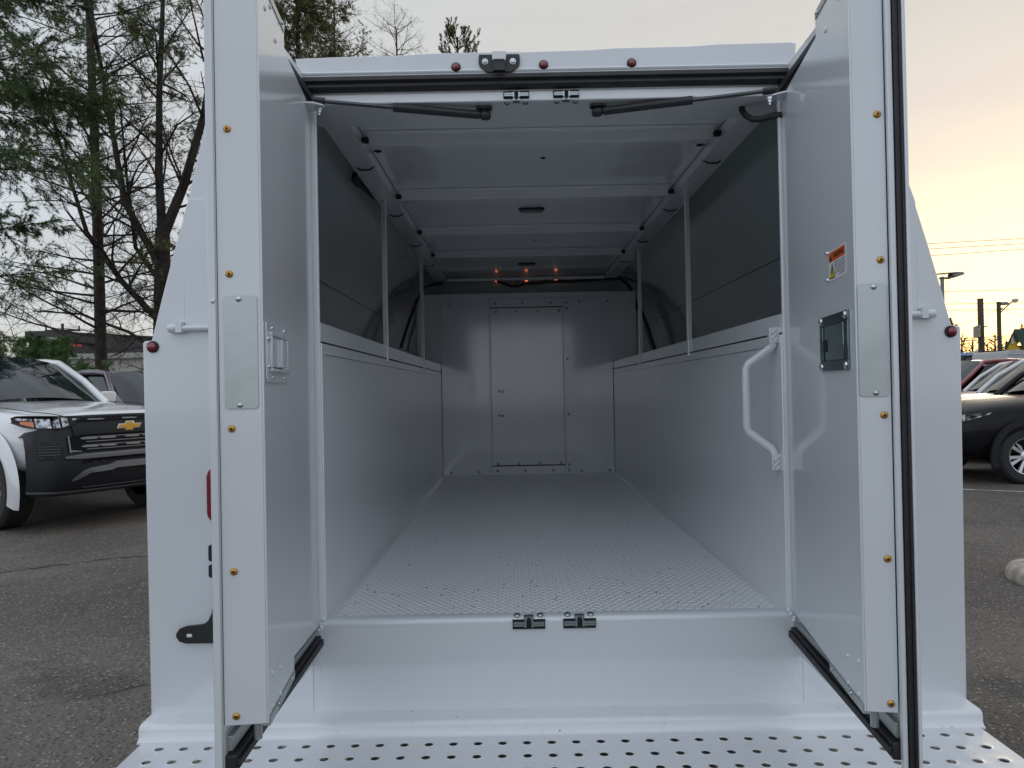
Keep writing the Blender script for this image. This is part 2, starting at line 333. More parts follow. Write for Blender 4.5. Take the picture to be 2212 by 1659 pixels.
for s in (-1, 1):
    w = MB(); w.box(s*IW, s*.590, .012, YB+.01, .74, 1.4555); w.build('cargo_side_wall', INNER, truck, .0015)
    b = MB(); b.mi(0).box(s*.570, s*.592, .012, YB, 1.4605, 1.5065); b.mi(1).box(s*.575, s*.592, .012, YB, 1.4555, 1.4605); b.mi(0)
    for k in range(9): b.lathe([(.0035, -.001), (.0033, .001), (.001, .0015)], (s*IW, .10+k*.3, 1.432), (-s, 0, 0), 8)
    b.mi(1).box(s*.5672, s*.5679, .04, 2.6, 1.4275, 1.4287)
    b.build('wall_cap', [INNER, DARK], truck)
    j = MB(); j.box(s*.5705, s*.600, 0.002, .012, .755, 2.04); j.build('door_jamb', INNER, truck, .002)
    # side compartments (outside) and the upper side skin with its inner face
    c = MB(); c.box(s*.593, s*1.0, .019, 3.08, .55, 1.4645); c.build('side_compartment', WHITE, truck, .004)
    out = [(s*x, z) for x, z in PROF[3:]]; inn = [(s*(x-.012), z) for x, z in PROF[3:]]
    u = MB(); v0 = [XZ(x, z, y) for y in (.019, 3.08) for x, z in out]; n = len(out)
    u.mi(0).add(v0, [(i, i+1, i+1+n, i+n) if s > 0 else (i+n, i+1+n, i+1, i) for i in range(n-1)])
    u.build('upper_side_panel', WHITE, truck, smooth=30)
    ip = [(.602, 2.075), (.66, 2.062), (.74, 2.01), (.81, 1.93), (.865, 1.81), (.905, 1.68), (.930, 1.575), (.938, 1.568), (.955, 1.535), (.962, 1.468)]
    u = MB(); n = len(ip); u.mi(0).add([XZ(s*x, z, y) for y in (.019, 3.045) for x, z in ip], [(i, i+1, i+1+n, i+n) if s < 0 else (i+n, i+1+n, i+1, i) for i in range(n-1)])
    for (xa_, za), th in (((.873, 1.786), .0025), ((.927, 1.583), .006), ((.944, 1.552), .003)): u.mi(1).hexa([(s*(xa_-.003), .05, za), (s*(xa_+.003), .05, za), (s*(xa_+.003), 3.0, za), (s*(xa_-.003), 3.0, za), (s*(xa_-.003), .05, za+th), (s*(xa_+.003), .05, za+th), (s*(xa_+.003), 3.0, za+th), (s*(xa_-.003), 3.0, za+th)])
    u.build('inner_side_panel', [CAVITY, DARK], truck, smooth=35)
    MB().box(s*.593, s*.968, .02, 3.0, 1.4650, 1.4675).build('compartment_top', CAVITY, truck)
# ceiling, header, roof cap, rails, bows
ce = MB(); ce.box(-.602, .602, .15, 3.06, 2.100, 2.112); ce.mi(1).lathe([(.009, -.0015), (.009, 0)], at(1173, 341, 2, 2.0995), (0, 0, 1), 12); ce.lathe([(.007, -.0015), (.007, 0)], at(1156, 519, 2, 2.0995), (0, 0, 1), 12)
ce.build('ceiling', [INNER, DARK], truck)
rf = MB(); rf.box(-.79, .79, .018, 3.08, 2.113, 2.122)
rx = [(-.616, 2.1525), (-.56, 2.1535), (-.50, 2.155), (-.36, 2.1555), (-.29, 2.159), (-.12, 2.160), (-.05, 2.1585), (.10, 2.160), (.17, 2.1635), (.36, 2.1645), (.42, 2.168), (.60, 2.1695), (.613, 2.166)]
top = [(-.622, 2.106), (-.62, 2.122), (-.612, 2.130), (-.614, 2.149)]
rf.prism([(.622, 2.106), (.620, 2.138), (.610, 2.139), (.613, 2.166)][0:3]+rx[::-1]+top[::-1], 3.08, -.012, XZ)
rf.prism([(0, 2.1062), (-.007, 2.1065), (-.012, 2.109), (-.0150, 2.1135), (-.0152, 2.1165), (-.0125, 2.1185), (0, 2.1185)], -.618, .618, lambda y, z, x: (x, y, z))
rf.build('roof', WHITE, truck, .004)
hd = MB(); hd.box(-.602, .602, .0, .150, 2.043, 2.069); hd.box(-.602, .602, .14, .15, 2.069, 2.0995); hd.box(-.600, .600, 0.0, .02, 2.069, 2.106); hd.build('roof_header', INNER, truck, .003)
MB().prism([(-.0005, 2.0705), (-.016, 2.0715), (-.020, 2.078), (-.014, 2.0865), (-.012, 2.089), (-.019, 2.094), (-.017, 2.103), (-.0005, 2.1055)], -.606, .604, lambda y, z, x: (x, y, z)).build('header_seal', RUBBER, truck, smooth=60)
for s in (-1, 1):
    r = MB(); r.mi(0).box(s*.528, s*.60, .15, 2.93, 2.058, 2.062); r.box(s*.528, s*.532, .15, 2.93, 2.062, 2.0995); r.box(s*.596, s*.60, .15, 2.93, 2.062, 2.0995)
    r.box(s*.532, s*.565, .15, 2.93, 2.0575, 2.058)
    r.mi(1).box(s*.5272, s*.528, .17, 2.9, 2.0925, 2.0955)
    for y in (.42, 1.03, 1.64, 2.2):
        r.mi(1).box(s*.508, s*.5265, y-.093, y-.075, 2.066, 2.080)
        r.lathe([(.013, -.0008), (.013, 0)], (s*.513, y+.09, 2.0990), (0, 0, 1), 10)
        r.tube([(s*.527, y+.12, 2.062), (s*.545, y+.12, 2.050), (s*.575, y+.122, 2.050), (s*.60, y+.125, 2.066)], .0028, 6)
    r.build('roof_rail', [INNER, DARK], truck)
for y in (.36, .965, 1.576, 2.14):
    b = MB(); hw = .515
    b.prism([(y-.030, 2.0995), (y-.030, 2.096), (y-.008, 2.096), (y-.006, 2.062), (y+.024, 2.062), (y+.026, 2.0995)], -hw, hw, lambda yy, z, x: (x, yy, z)); b.build('roof_bow', INNER, truck, .002)
MB().box(-.52, .52, 2.93, 2.945, 2.055, 2.072).build('roof_bow', INNER, truck, .002)
for (px, py, w) in ((1148, 454, .10), (1138, 571, .10)):
    c = at(px, py, 2, 2.094); d = MB(); d.mi(1).prism(rrect(-w/2-.006, w/2+.006, -.026, .026, .024), 0, .004, lambda a, b_, z: (c.x+a, c.y+b_, 2.0999-z)); d.mi(0).prism(rrect(-w/2, w/2, -.02, .02, .019), .004, .014, lambda a, b_, z: (c.x+a, c.y+b_, 2.0999-z))
    d.build('dome_lamp', [mat('unlit_dome_lens', (.10, .11, .11), .3, coat=.5), DARK], truck, .002)
# posts between cap and rail
for s, y in ((-1, .93), (-1, 2.02), (1, .93), (1, 1.95)):
    p = MB(); p.box(s*.563, s*.5685, y-.009, y+.009, 1.445, 2.058); p.box(s*.5685, s*.583, y+.006, y+.009, 1.507, 2.058); p.mi(1).box(s*.5633, s*.5665, y-.006, y+.006, 1.443, 1.445); p.build('upright_post', [INNER, DARK], truck, .001)
# bulkhead
pt = MB(); pt.box(-.79, .79, 3.02, 3.05, .6, 2.0995); pt.prism([(-.972, 1.469), (.972, 1.469), (.81, 2.0990), (-.81, 2.0990)], 3.045, 3.062, XZ)
pt.build('front_wall', CAVITY, truck)
bk = MB(); BH = 1.973
bk.box(-.566, -.250, YB, YB+.015, .7715, BH-.036); bk.box(.250, .566, YB, YB+.015, .7715, BH-.036); bk.box(-.566, .566, YB-.004, YB+.015, BH-.036, BH)
bk.box(-.725, -.5665, YB+.004, YB+.018, 1.47, BH-.001); bk.box(.5665, .725, YB+.004, YB+.018, 1.47, BH-.001)
bk.box(-.250, .250, YB+.001, YB+.015, 1.880, BH-.037); bk.box(-.250, .250, YB+.001, YB+.015, .7715, .828)
bh = bk.build('bulkhead', BULK, truck, .0015)
for s in (-1, 1): MB().box(s*.240, s*.252, YB-.010, YB-.001, .7715, BH-.037).build('bulkhead_rail', BULK, bh, .002)
MB().box(-.2395, .2395, YB-.003, YB+.012, .835, 1.874).build('access_panel', BULK, bh, .002)
MB().box(-.2395, .2395, YB+.0005, YB+.012, .828, .835).build('panel_gap', DARK, bh); MB().box(-.2395, .2395, YB+.0005, YB+.012, 1.874, 1.880).build('panel_gap', DARK, bh)
def bolt(px, py, r=.0055):
    bo = MB(); p = at(px, py, 1, YB-.004); bo.mi(0).dome(p, (0, -1, 0), r, .005, 10); bo.mi(1).lathe([(r*1.5, 0), (r*1.5, .0012)], p, (0, -1, 0), 10); bo.build('bolt', [ZINC, DARK], bh)
for zx, zy in [(560,467),(727,464),(895,461),(566,517),(690,514),(818,511),(944,509),(588,995),(609,995),(589,1141),(610,1141),(581,1432),(706,1429),(834,1426),(959,1423),(578,1473),(746,1471),(914,1468),(524,469),(524,499),(530,806),(537,1140),(541,1446),(541,1477),(1066,453),(1236,450),(992,461),(992,493),(996,799),(1003,1131),(1009,1435),(1009,1467),(1084,1470),(1253,1467),(300,1484),(467,1481),(225,1484),(282,470),(1330,1465)]:
    bolt((1600+zx*.6631)*.54216, (900+zy*.6631)*.54216)
for px, py in ((1073, 604), (1137, 602), (1201, 600)): p = at(px, py, 1, 3.015); p.z = 2.066; MB().dome(p, (0, -1, 0), .0095, .012, 12).build('clearance_lamp', ORANGE, truck)
# wiring
wr = MB()
def wire(pts, r, ax, val, n=6):
    wr.tube([at(x, y, ax, val) for x, y in pts], r, n)
wire([(1073,607),(1085,611),(1093,614),(1105,618),(1120,618),(1133,612),(1150,612),(1165,612),(1180,608),(1200,608),(1230,608),(1260,606),(1300,603),(1340,602),(1352,610),(1362,622),(1372,650),(1378,668),(1386,672),(1394,690),(1402,712),(1409,735),(1416,755)], .009, 1, 3.0)
wire([(957,612),(930,616),(915,622),(905,640),(893,670),(885,690),(875,720),(866,752)], .010, 1, 2.9)
for x0 in (1085, 1147, 1208): wire([(x0, 604), (x0+18, 599), (x0+32, 599), (x0+36, 606), (x0+28, 613)], .0032, 1, 2.99, 5)
wr.build('wiring_loom', RUBBER, truck)
w2 = MB(); w2.tube([at(x_, y_, 0, -.615) for x_, y_ in ((778,362),(768,374),(764,388),(770,397),(783,404),(797,416),(811,429),(824,443),(834,452))], .0095, 8)
w2.tube([at(x_, y_, 0, -.61) for x_, y_ in ((842,455),(848,466),(858,480),(866,490))], .008, 8); w2.build('wiring_loom', RUBBER, truck)
cj = MB(); pts = [at(1600, 224, 1, .07), at(1603, 238, 1, .065), at(1610, 249, 1, .055), at(1625, 258, 1, .045), at(1645, 257, 1, .03), at(1668, 250, 1, .015), at(1690, 248, 1, .0), (.60, .0, 2.005)]
cj.tube(pts, .0078, 10); cj.build('cable_conduit', mat('conduit', (.018, .018, .02), .4, bump=1, bscale=260), truck)
# gas struts with their brackets
def strut(s, rodend, tubeend, k):
    a, b = Vector(rodend), Vector(tubeend); d = (b-a).normalized(); mid = a.lerp(b, k)
    g = MB(); g.mi(0).tube([mid, b-d*.012], .0105, 14); g.mi(1).tube([a, mid], .0048, 10); g.mi(0).lathe([(.0085, 0), (.0085, .03)], a-d*.015, d, 12)
    g.mi(0).lathe([(.006, -.012), (.012, -.006), (.0125, .0), (.012, .01), (.0085, .016)], b, d, 12); g.mi(2).tube([b+Vector((0, 0, .004)), b+Vector((0, .003, .028))], .0045, 8); g.mi(0).box(b.x-.02, b.x+.02, b.y-.012, b.y+.012, 2.036, 2.0395)
    st = g.build('gas_strut', [PLASTIC, mat('strut_rod', (.1, .1, .11), .25, .8), ZINC], truck)
    h = MB(); c = Vector((a.x-s*(-.006), a.y, a.z-.013)); h.mi(0)
    h.prism([(0, -.03), (-s*.03, -.028), (-s*.048, -.012), (-s*.05, 0), (-s*.042, .016), (-s*.02, .025), (0, .028)] if s < 0 else [(0, .028), (-s*.02, .025), (-s*.042, .016), (-s*.05, 0), (-s*.048, -.012), (-s*.03, -.028), (0, -.03)],
            a.z-.016, a.z-.0125, lambda x, y, z: (s*.596+x*1.15, a.y+y, z))
    h.prism([(-.03, 0), (.03, 0), (.026, -.03), (.01, -.052), (-.01, -.05), (-.03, -.03)], 0, .004, lambda y, z, x: (s*(.594-x), a.y+y, a.z-.0165+z))
    h.mi(1).lathe([(.009, 0), (.009, .005), (.0065, .006), (.0065, .012), (.004, .0125), (.004, .018)], (a.x, a.y, a.z-.017), (0, 0, -1), 6)
    h.build('strut_bracket', [WHITE, ZINC], truck)
strut(-1, at(688, 218, 1, -.034), at(1046, 249, 1, .032), .44)
strut(1, at(1662, 196, 1, -.034), at(1292, 241, 1, .032), .44)
# red lamps and black bracket on the roof edge
for px, py in ((985, 146), (1174, 141), (1364, 137)):
    c = at(px, py, 1, -.012); l = MB(); l.mi(1).lathe([(.0115, 0), (.0115, .0035), (.0095, .0055), (.0085, .004)], c, (0, -1, 0), 24); l.mi(0).lathe([(.0085, .003), (.0082, .0065), (.0055, .009), (.001, .0098)], c, (0, -1, 0), 20)
    l.build('roof_marker_lamp', [REDLENS, RUBBER], truck)
g = MB()
def BP(zx, zy, y=-.02): p = at((1880+zx*.09946)*.54216, (200+zy*.09946)*.54216, 1, y); return (p.x, p.z)
pp = [BP(*t) for t in ((275,180),(272,500),(330,640),(450,740),(600,860),(1590,850),(1800,700),(1900,560),(1925,450),(1915,180),(1860,140),(300,165))]
g.mi(0).prism(pp, -.0125, -.019, XZ)
pp = [BP(*t) for t in ((840,460),(860,870),(1330,870),(1340,460))]; g.prism(pp, -.019, -.030, XZ)
pp = [BP(*t) for t in ((800,160),(835,500),(900,455),(1260,450),(1350,500),(1385,165),(1330,135),(870,140))]; g.mi(2).prism(pp, -.019, -.034, XZ)
for t in ((530, 450), (1640, 440)):
    x, z = BP(*t); g.mi(1).lathe([(.0079, 0), (.0079, .0012), (.005, .0013), (.005, .005), (.003, .0055)], (x, -.019, z), (0, -1, 0), 6 if 0 else 20)
g.build('camera_bracket', [PLASTIC, ZINC, WHITE], truck, .0008)

# ---------------- rear doors
def door(s, hx, ang):
    H = Vector((s*hx, 0, 0)); du = Vector((-s*math.sin(R(ang)), -math.cos(R(ang)), 0)); dw = Vector((s*math.cos(R(ang)), -math.sin(R(ang)), 0))
    def D(u, w, z): p = H+du*u+dw*w; return (p.x, p.y, z)
    def bx(mb, u0, u1, w0, w1, z0, z1):
        p = [D(u, w, z) for z in (z0, z1) for u, w in ((u0, w0), (u1, w0), (u1, w1), (u0, w1))]
        if s > 0: p = [p[i] for i in (0, 3, 2, 1, 4, 7, 6, 5)]
        return mb.hexa(p)
    WT = .077 if s < 0 else .066
    S0 = .014                                    # the skin stands closer to the inner panel at the hinge side
    def bs(mb, u0, u1, a0, a1, za, zb, dz0=0., dz1=0.):
        """box whose faces follow the skin; za, zb at the hinge, dz0/dz1 added at u=.5"""
        W_ = lambda u, a: S0+(WT-S0)*u/.5+a
        p = []
        for z, dz in ((za, dz0), (zb, dz1)):
            for u, a in ((u0, a0), (u1, a0), (u1, a1), (u0, a1)): p.append(D(u, W_(u, a), z+dz*u/.5))
        if s > 0: p = [p[i] for i in (0, 3, 2, 1, 4, 7, 6, 5)]
        return mb.hexa(p)
    m = MB(); bs(m, .0, .500, .0, .0125 if s < 0 else .006, .668, 2.118); door_ = m.build('rear_door', WHITE, truck, .0015)
    if s < 0:
        bx(MB(), .5005, .506, WT+.0012, .0915, .668, 2.118).build('door_lip', WHITE, door_, .0015)
    else:
        a = MB(); bx(a, .5002, .512, .0575, .0665, .66, 2.12); a.build('door_lip', WHITE, door_, .0015)
        a = MB(); bx(a, .5002, .516, .0675, .0720, .662, 2.12); bx(a, .5002, .5135, .0720, .0765, .662, 2.12); bx(a, .5002, .516, .0765, .0810, .662, 2.12); a.build('edge_seal', RUBBER, door_, .0008)
        a = MB(); bx(a, .440, .5175, .0815, .0875, .664, 2.12); a.build('astragal', WHITE, door_, .0015)
    EW = WT-.0008 if s < 0 else .0565
    zh0, zh1, us = (.762, .793, .288) if s < 0 else (.777, .768, .300)
    p = MB(); pol = [(.004, zh0), (us, zh1), (us, .755), (.500, .755), (.500, 2.086), (us, 2.086), (us, 2.040), (.004, 2.036)]
    if s > 0: pol = pol[::-1]
    p.prism(pol, 0, .0035, lambda u, z, w: D(u, w, z)); p.build('inner_panel', WHITE, door_, .0008)
    p = MB(); bx(p, .4965, .500, .0036, EW, .755, 2.086); bx(p, us+.01, .496, .0036, EW, .755, .758); p.build('latch_face', WHITE, door_, .001)
    a = MB(); bx(a, .4985, .4996, EW, EW+.0007, .757, 2.10); a.build('seam_gap', DARK, door_)
    sl = MB(); bs(sl, .0, .499, -.020, -.0005, .706, .738, -.034, -.036); bs(sl, .0, .498, -.026, -.020, .714, .730, -.034, -.036); sl.build('door_seal', RUBBER, door_, .002)
    sl = MB(); bs(sl, .0, .496, -.020, -.0005, 2.040, 2.070, .02, .02); bs(sl, .0, .496, -.026, -.020, 2.046, 2.062, .02, .02); sl.build('door_seal', RUBBER, door_, .002)
    fr = MB(); bs(fr, .01, .49, -.010, -.0005, .7395, .752, -.034, -.02); fr.build('seal_channel', GALV, door_, .001)
    # steel strips with screws along the latch box ends
    for z0, z1 in ((.7505, .7545), (2.0865, 2.090)):
        g = MB(); bx(g.mi(0), us+.003, .499, -.0015, .012, z0, z1); zr = z1 if z0 < 1 else z0; zr2 = zr+.012*(1 if z0 < 1 else -1)
        bx(g, us+.003, .499, -.0018, -.0002, min(zr, zr2), max(zr, zr2))
        for u in (.32, .435): g.mi(1).dome(D(u, -.0018, (zr+zr2)/2), -dw, .0045, .004, 10)
        g.build('end_strip', [GALV, ZINC], door_, .0004)
    # gold rivets down the latch face, white rivet heads, rub plate with two screws
    wr_ = .021 if s < 0 else .049
    wr_ = .064 if s < 0 else .049
    zs = (.771, 1.0225, 1.272, 1.543, 1.798) if s < 0 else (.771, 1.023, 1.274, 1.546, 1.802)
    for z in zs:
        g = MB(); c = Vector(D(.500, wr_-.008 if s < 0 else wr_-.005, z)); g.mi(0).lathe([(.0065, -.001), (.0065, .001), (.005, .0028), (.0026, .0035)], c, du, 16); g.mi(1).lathe([(.0024, .0034), (.0022, .0038)], c, du, 10); g.build('rivet', [BRASS, DARK], door_)
    g = MB(); c0, c1 = (.0095, .066) if s < 0 else (.004, .052)
    g.mi(0).prism([(w, z) for w, z in rrect(c0, c1, 1.307, 1.505, .006)] if s > 0 else [(w, z) for w, z in rrect(c0, c1, 1.307, 1.505, .006)][::-1], .5005, .5022, lambda w, z, u: D(u, w, z))
    for z in (1.313, 1.499): g.mi(1).dome(D(.502, (c0+c1)/2+(.003 if s < 0 else .003), z), du, .0052, .0035, 14)
    g.build('rub_plate', [GALV, ZINC], door_)
    for u, z in ((.414, .821), (.474, .833), (.415, .772), (.474, .775), (.37, 2.02), (.45, 2.04), (.41, 2.065)): MB().dome(D(u, 0, z), -dw, .0055, .003, 12).build('rivet_head', WHITE, door_)
    for z in (1.495,) if s < 0 else (): MB().dome(D(.506, .083, z), du, .004, .003, 10).build('rivet_head', WHITE, door_)
    # galvanised latch rod poking out under the latch box
    MB().tube([D(.465, .028, .76), D(.465, .028, .714)], .0072, 16).build('latch_rod', GALV, door_, .0006)
    return D, bx, door_, du, dw
DL, bxL, doorL, duL, dwL = door(-1, .584, 5.7)
DR, bxR, doorR, duR, dwR = door(1, .578, 8.05)
doorL['label'] = 'left rear door'; doorR['label'] = 'right rear door with black edge seal'
# left paddle handle (white), on the latch box face
hu0, hu1, hz0, hz1 = .317, .491, 1.352, 1.461
g = MB(); g.prism([(u, z) for u, z in rrect(hu0, hu1, hz0, hz1, .010)], -.0005, -.0035, lambda u, z, w: DL(u, w, z))
def frame(mb, D, u0, u1, z0, z1, t, wa, wb, bxf):
    bxf(mb, u0, u1, wa, wb, z1-t, z1); bxf(mb, u0, u1, wa, wb, z0, z0+t); bxf(mb, u0, u0+t, wa, wb, z0+t, z1-t); bxf(mb, u1-t, u1, wa, wb, z0+t, z1-t)
frame(g, DL, .338, .474, 1.372, 1.443, .006, -.0095, -.0030, bxL); hl = g.build('door_handle', WHITE, doorL, .0015)
g = MB(); bxL(g, .362, .402, -.0115, -.0036, 1.381, 1.434); bxL(g, .402, .458, -.0060, -.0036, 1.380, 1.436); g.build('paddle', WHITE, hl, .003)
g = MB(); bxL(g, .385, .464, -.0070, -.0038, 1.3765, 1.3795); g.build('handle_slot', DARK, hl)
for u, z in ((.45, 1.451), (.352, 1.453), (.480, 1.430), (.327, 1.432), (.478, 1.380), (.325, 1.374), (.448, 1.361), (.350, 1.362)): MB().dome(DL(u, -.0035, z), -dwL, .0042, .0032, 12).build('handle_rivet', CHROME, hl)
# right slam latch (dark polished steel) and warning sticker
fz0, fz1, fu0, fu1 = 1.356, 1.464, .297, .469
g = MB(); g.mi(0); frame(g, DR, fu0, fu1, fz0, fz1, .019, -.0045, -.0003, bxR); bxR(g, fu0+.017, fu1-.017, .0, .0015, fz0+.017, fz1-.017)
lt = g.build('door_latch', [SMOKED, CHROME], doorR, .0015)
g = MB(); bxR(g, fu0+.024, fu0+.044, -.0015, .0, fz0+.02, fz1-.019); bxR(g, fu0+.056, fu1-.022, -.0052, .0, fz0+.020, fz1-.020); g.build('latch_bar', mat('polished_blue_steel', (.34, .46, .48), .12, 1), lt, .003)
g = MB(); bxR(g, fu0+.0195, fu0+.050, -.0045, -.0015, fz0+.038, fz0+.062); g.build('latch_tab', DARK, lt, .001)
for u in (fu0+.010, fu1-.011):
    for z in (fz0+.008, fz1-.008): MB().dome(DR(u, -.0045, z), -dwR, .0070, .0045, 14).build('latch_rivet', CHROME, lt)
su0, su1, sz0, sz1 = .356, .459, 1.530, 1.588
SU = lambda u, z, w=-.0012: DR(u, w, z)
g = MB(); g.prism(rrect(su0, su1, sz0, sz1, .003), -.0003, -.0009, lambda u, z, w: DR(u, w, z)); wst = g.build('warning_sticker', STICK, doorR)
g = MB(); g.add([SU(u, z) for u, z in ((su0+.003, sz1-.0215), (su1-.004, sz1-.0215), (su1-.004, sz1-.003), (su0+.003, sz1-.003))], [(0, 1, 2, 3)]); g.build('orange_header', ORG, wst, smooth=0)
def tri_extra(mb):
    mb.add([SU(u, z, -.0016) for u, z in ((su0+.006, sz1-.0195), (su0+.024, sz1-.0195), (su0+.015, sz1-.0075))], [(0, 1, 2)])
text_mesh('WARNING', .0145, lambda u, v: SU((su0+su1)/2+.0110+u, sz1-.0125+v, -.0016), INK, 'warning_lettering', wst, True, .92, tri_extra)
g = MB(); a_, b_ = su0+.004, su0+.040; zb_, zt_ = sz0+.004, sz1-.024
g.mi(1).add([SU(a_, zb_), SU(b_, zb_), SU((a_+b_)/2, zt_)], [(0, 1, 2)]); g.mi(0).add([SU(a_+.003, zb_+.002, -.0015), SU(b_-.003, zb_+.002, -.0015), SU((a_+b_)/2, zt_-.006, -.0015)], [(0, 1, 2)])
fc = (a_+b_)/2; g.mi(1).add([SU(fc+x, zb_+.005+z, -.0018) for x, z in ((-.0025, 0), (.0025, 0), (.0045, .005), (.0028, .011), (.001, .018), (-.0008, .013), (-.003, .010), (-.0042, .005))], [tuple(range(8))])
g.mi(0).add([SU(fc+x, zb_+.005+z, -.0020) for x, z in ((-.0012, 0), (.0016, 0), (.0018, .004), (0, .0068), (-.0018, .003))], [tuple(range(5))])
g.build('flame_symbol', [YEL, INK], wst, smooth=0)
lines = ['Flammable or Explosive', 'material hazard inside', 'closed compartment', 'ventilate before entry', 'keep sparks away', 'no smoking']
lb = MB()
for i, tx in enumerate(lines):
    zc = sz1-.0262-i*.0049; r_ = random.Random(i); u = su0+.036+(.004 if i > 2 else 0)+(.026 if i == 5 else 0)
    while u < su1-.004:               # small unreadable print, drawn as letter-sized strokes
        wd = r_.uniform(.0008, .0016); lb.add([SU(a2, b2, -.0015) for a2, b2 in ((u, zc-.0012), (u+wd, zc-.0012), (u+wd, zc+.0012), (u, zc+.0012))], [(0, 1, 2, 3)]); u += wd+r_.choice((.0004, .0005, .0017))
lb.build('fine_print', mat('grey_ink', (.16, .15, .17), .6), wst, smooth=0)
for z in (1.534, 1.587): MB().dome(DR(.3505, 0, z), -dwR, .0045, .006, 12).build('panel_screw', CHROME, doorR)
# grab handle welded at the right jamb
g = MB(); pts = [(.556, .035, 1.452), (.556, .035, 1.432), (.552, .04, 1.424), (.500, .055, 1.385), (.494, .057, 1.372), (.493, .057, 1.225), (.499, .055, 1.212), (.548, .04, 1.172), (.553, .036, 1.162), (.556, .035, 1.145)]
pts = [Vector(p) for p in pts]; g.tube(pts, .0100, 14)
for z0, z1 in ((1.436, 1.474), (1.118, 1.158)):
    g.box(.545, .571, .027, .043, z0, z1)
    for k in range(8): g.dome((.5565+.004*math.sin(k*2.1), .024, z0+.004+k*(z1-z0-.008)/7), (0, -1, 0), .0045, .0035, 8)
g.build('grab_handle', WHITE, truck, .0012)

# truck undersides, wheels and cab (behind the body)
m = MB(); m.box(-.40, -.32, .1, 6.0, .42, .54); m.box(.32, .40, .1, 6.0, .42, .54); m.box(-.59, .59, .05, 3.05, .60, .735); m.build('chassis_frame', DARK, truck)
TYRE = mat('tyre_rubber', (.025, .025, .027), .8, bump=.5, bscale=120); RIM = mat('rim_silver', (.55, .56, .58), .3, .9)
def wheel(parent, x, y, z, r, w, axis, spokes=5, name='wheel', rimm=None):
    """tyre with tread grooves as the wheel part, rim as its child; axis = outward direction"""
    ax = Vector(axis); c = Vector((x, y, z)); t = MB()
    t.lathe([(r*.62, -w/2), (r*.90, -w/2-.004), (r*.97, -w/2+.012), (r, -w/2+.03), (r, -w*.2), (r*.985, -w*.19), (r*.985, -w*.15), (r, -w*.14), (r, w*.14), (r*.985, w*.15), (r*.985, w*.19), (r, w*.2), (r, w/2-.03), (r*.97, w/2-.012), (r*.90, w/2+.004), (r*.80, w/2+.002), (r*.66, w/2-.006), (r*.64, w/2-.03), (r*.62, w/2-.05)], c, ax, 48, False)
    wh = t.build(name, TYRE, parent, smooth=30)
    g = MB(); g.mi(1).lathe([(r*.63, w/2-.10), (r*.05, w/2-.10)], c, ax, 24)
    g.mi(0).lathe([(r*.66, w/2-.012), (r*.655, w/2-.002), (r*.63, w/2-.006), (r*.61, w/2-.04), (r*.60, w/2-.09), (r*.62, w/2-.09)], c, ax, 40, False)
    u = ax.orthogonal().normalized(); v = ax.cross(u)
    for k in range(spokes):
        for off in (-.14, .14):
            a = 2*math.pi*k/spokes+off; a2 = 2*math.pi*k/spokes+off*1.35; d1 = u*math.cos(a2)+v*math.sin(a2); pr = ax.cross(d1); d0 = u*math.cos(a)+v*math.sin(a)
            i0 = c+ax*(w/2-.035)+d0*r*.14; o0 = c+ax*(w/2-.014)+d1*r*.63; wi, wo_ = r*.035, r*.065
            g.mi(0).hexa([i0-pr*wi-ax*.02, i0+pr*wi-ax*.02, o0+pr*wo_-ax*.03, o0-pr*wo_-ax*.03, i0-pr*wi, i0+pr*wi, o0+pr*wo_, o0-pr*wo_])
    g.mi(0).lathe([(r*.20, w/2-.06), (r*.19, w/2-.03), (r*.13, w/2-.022), (r*.10, w/2-.02)], c, ax, 20); g.mi(1).lathe([(r*.1, w/2-.021), (r*.09, w/2-.014), (r*.02, w/2-.013)], c, ax, 18)
    g.build('rim', [rimm or RIM, PLASTIC], wh, smooth=35); return wh
for s in (-1, 1): wheel(truck, s*.82, 1.35, .38, .38, .25, (s, 0, 0)); wheel(truck, s*.82, 5.3, .38, .38, .25, (s, 0, 0))
def loft(secs, close=True):
    """secs: list of (list of 3d points); returns a skinned MB"""
    mb = MB(); n = len(secs[0]); v = [p for s_ in secs for p in s_]
    f = [(i*n+j, i*n+j+1, (i+1)*n+j+1, (i+1)*n+j) for i in range(len(secs)-1) for j in range(n-1)]
    mb.add(v, f)
    if close: mb.add(secs[0], [tuple(range(n))]); mb.add(secs[-1], [tuple(range(n-1, -1, -1))])
    return mb
secs = []
for y, zt, hw, zr in ((3.15, 1.95, .93, 1.30), (3.4, 2.02, .95, 1.30), (4.3, 2.0, .95, 1.28), (4.75, 1.32, .95, 1.2), (5.9, 1.18, .92, 1.05), (6.1, .95, .88, .8)):
    secs.append([(-hw, y, .45), (-hw-.02, y, .9), (-hw, y, min(zr, zt-.05)), (-hw+(.12 if zt > 1.5 else .06), y, zt), (hw-(.12 if zt > 1.5 else .06), y, zt), (hw, y, min(zr, zt-.05)), (hw+.02, y, .9), (hw, y, .45)])
loft(secs).build('cab', WHITE, truck, .02)

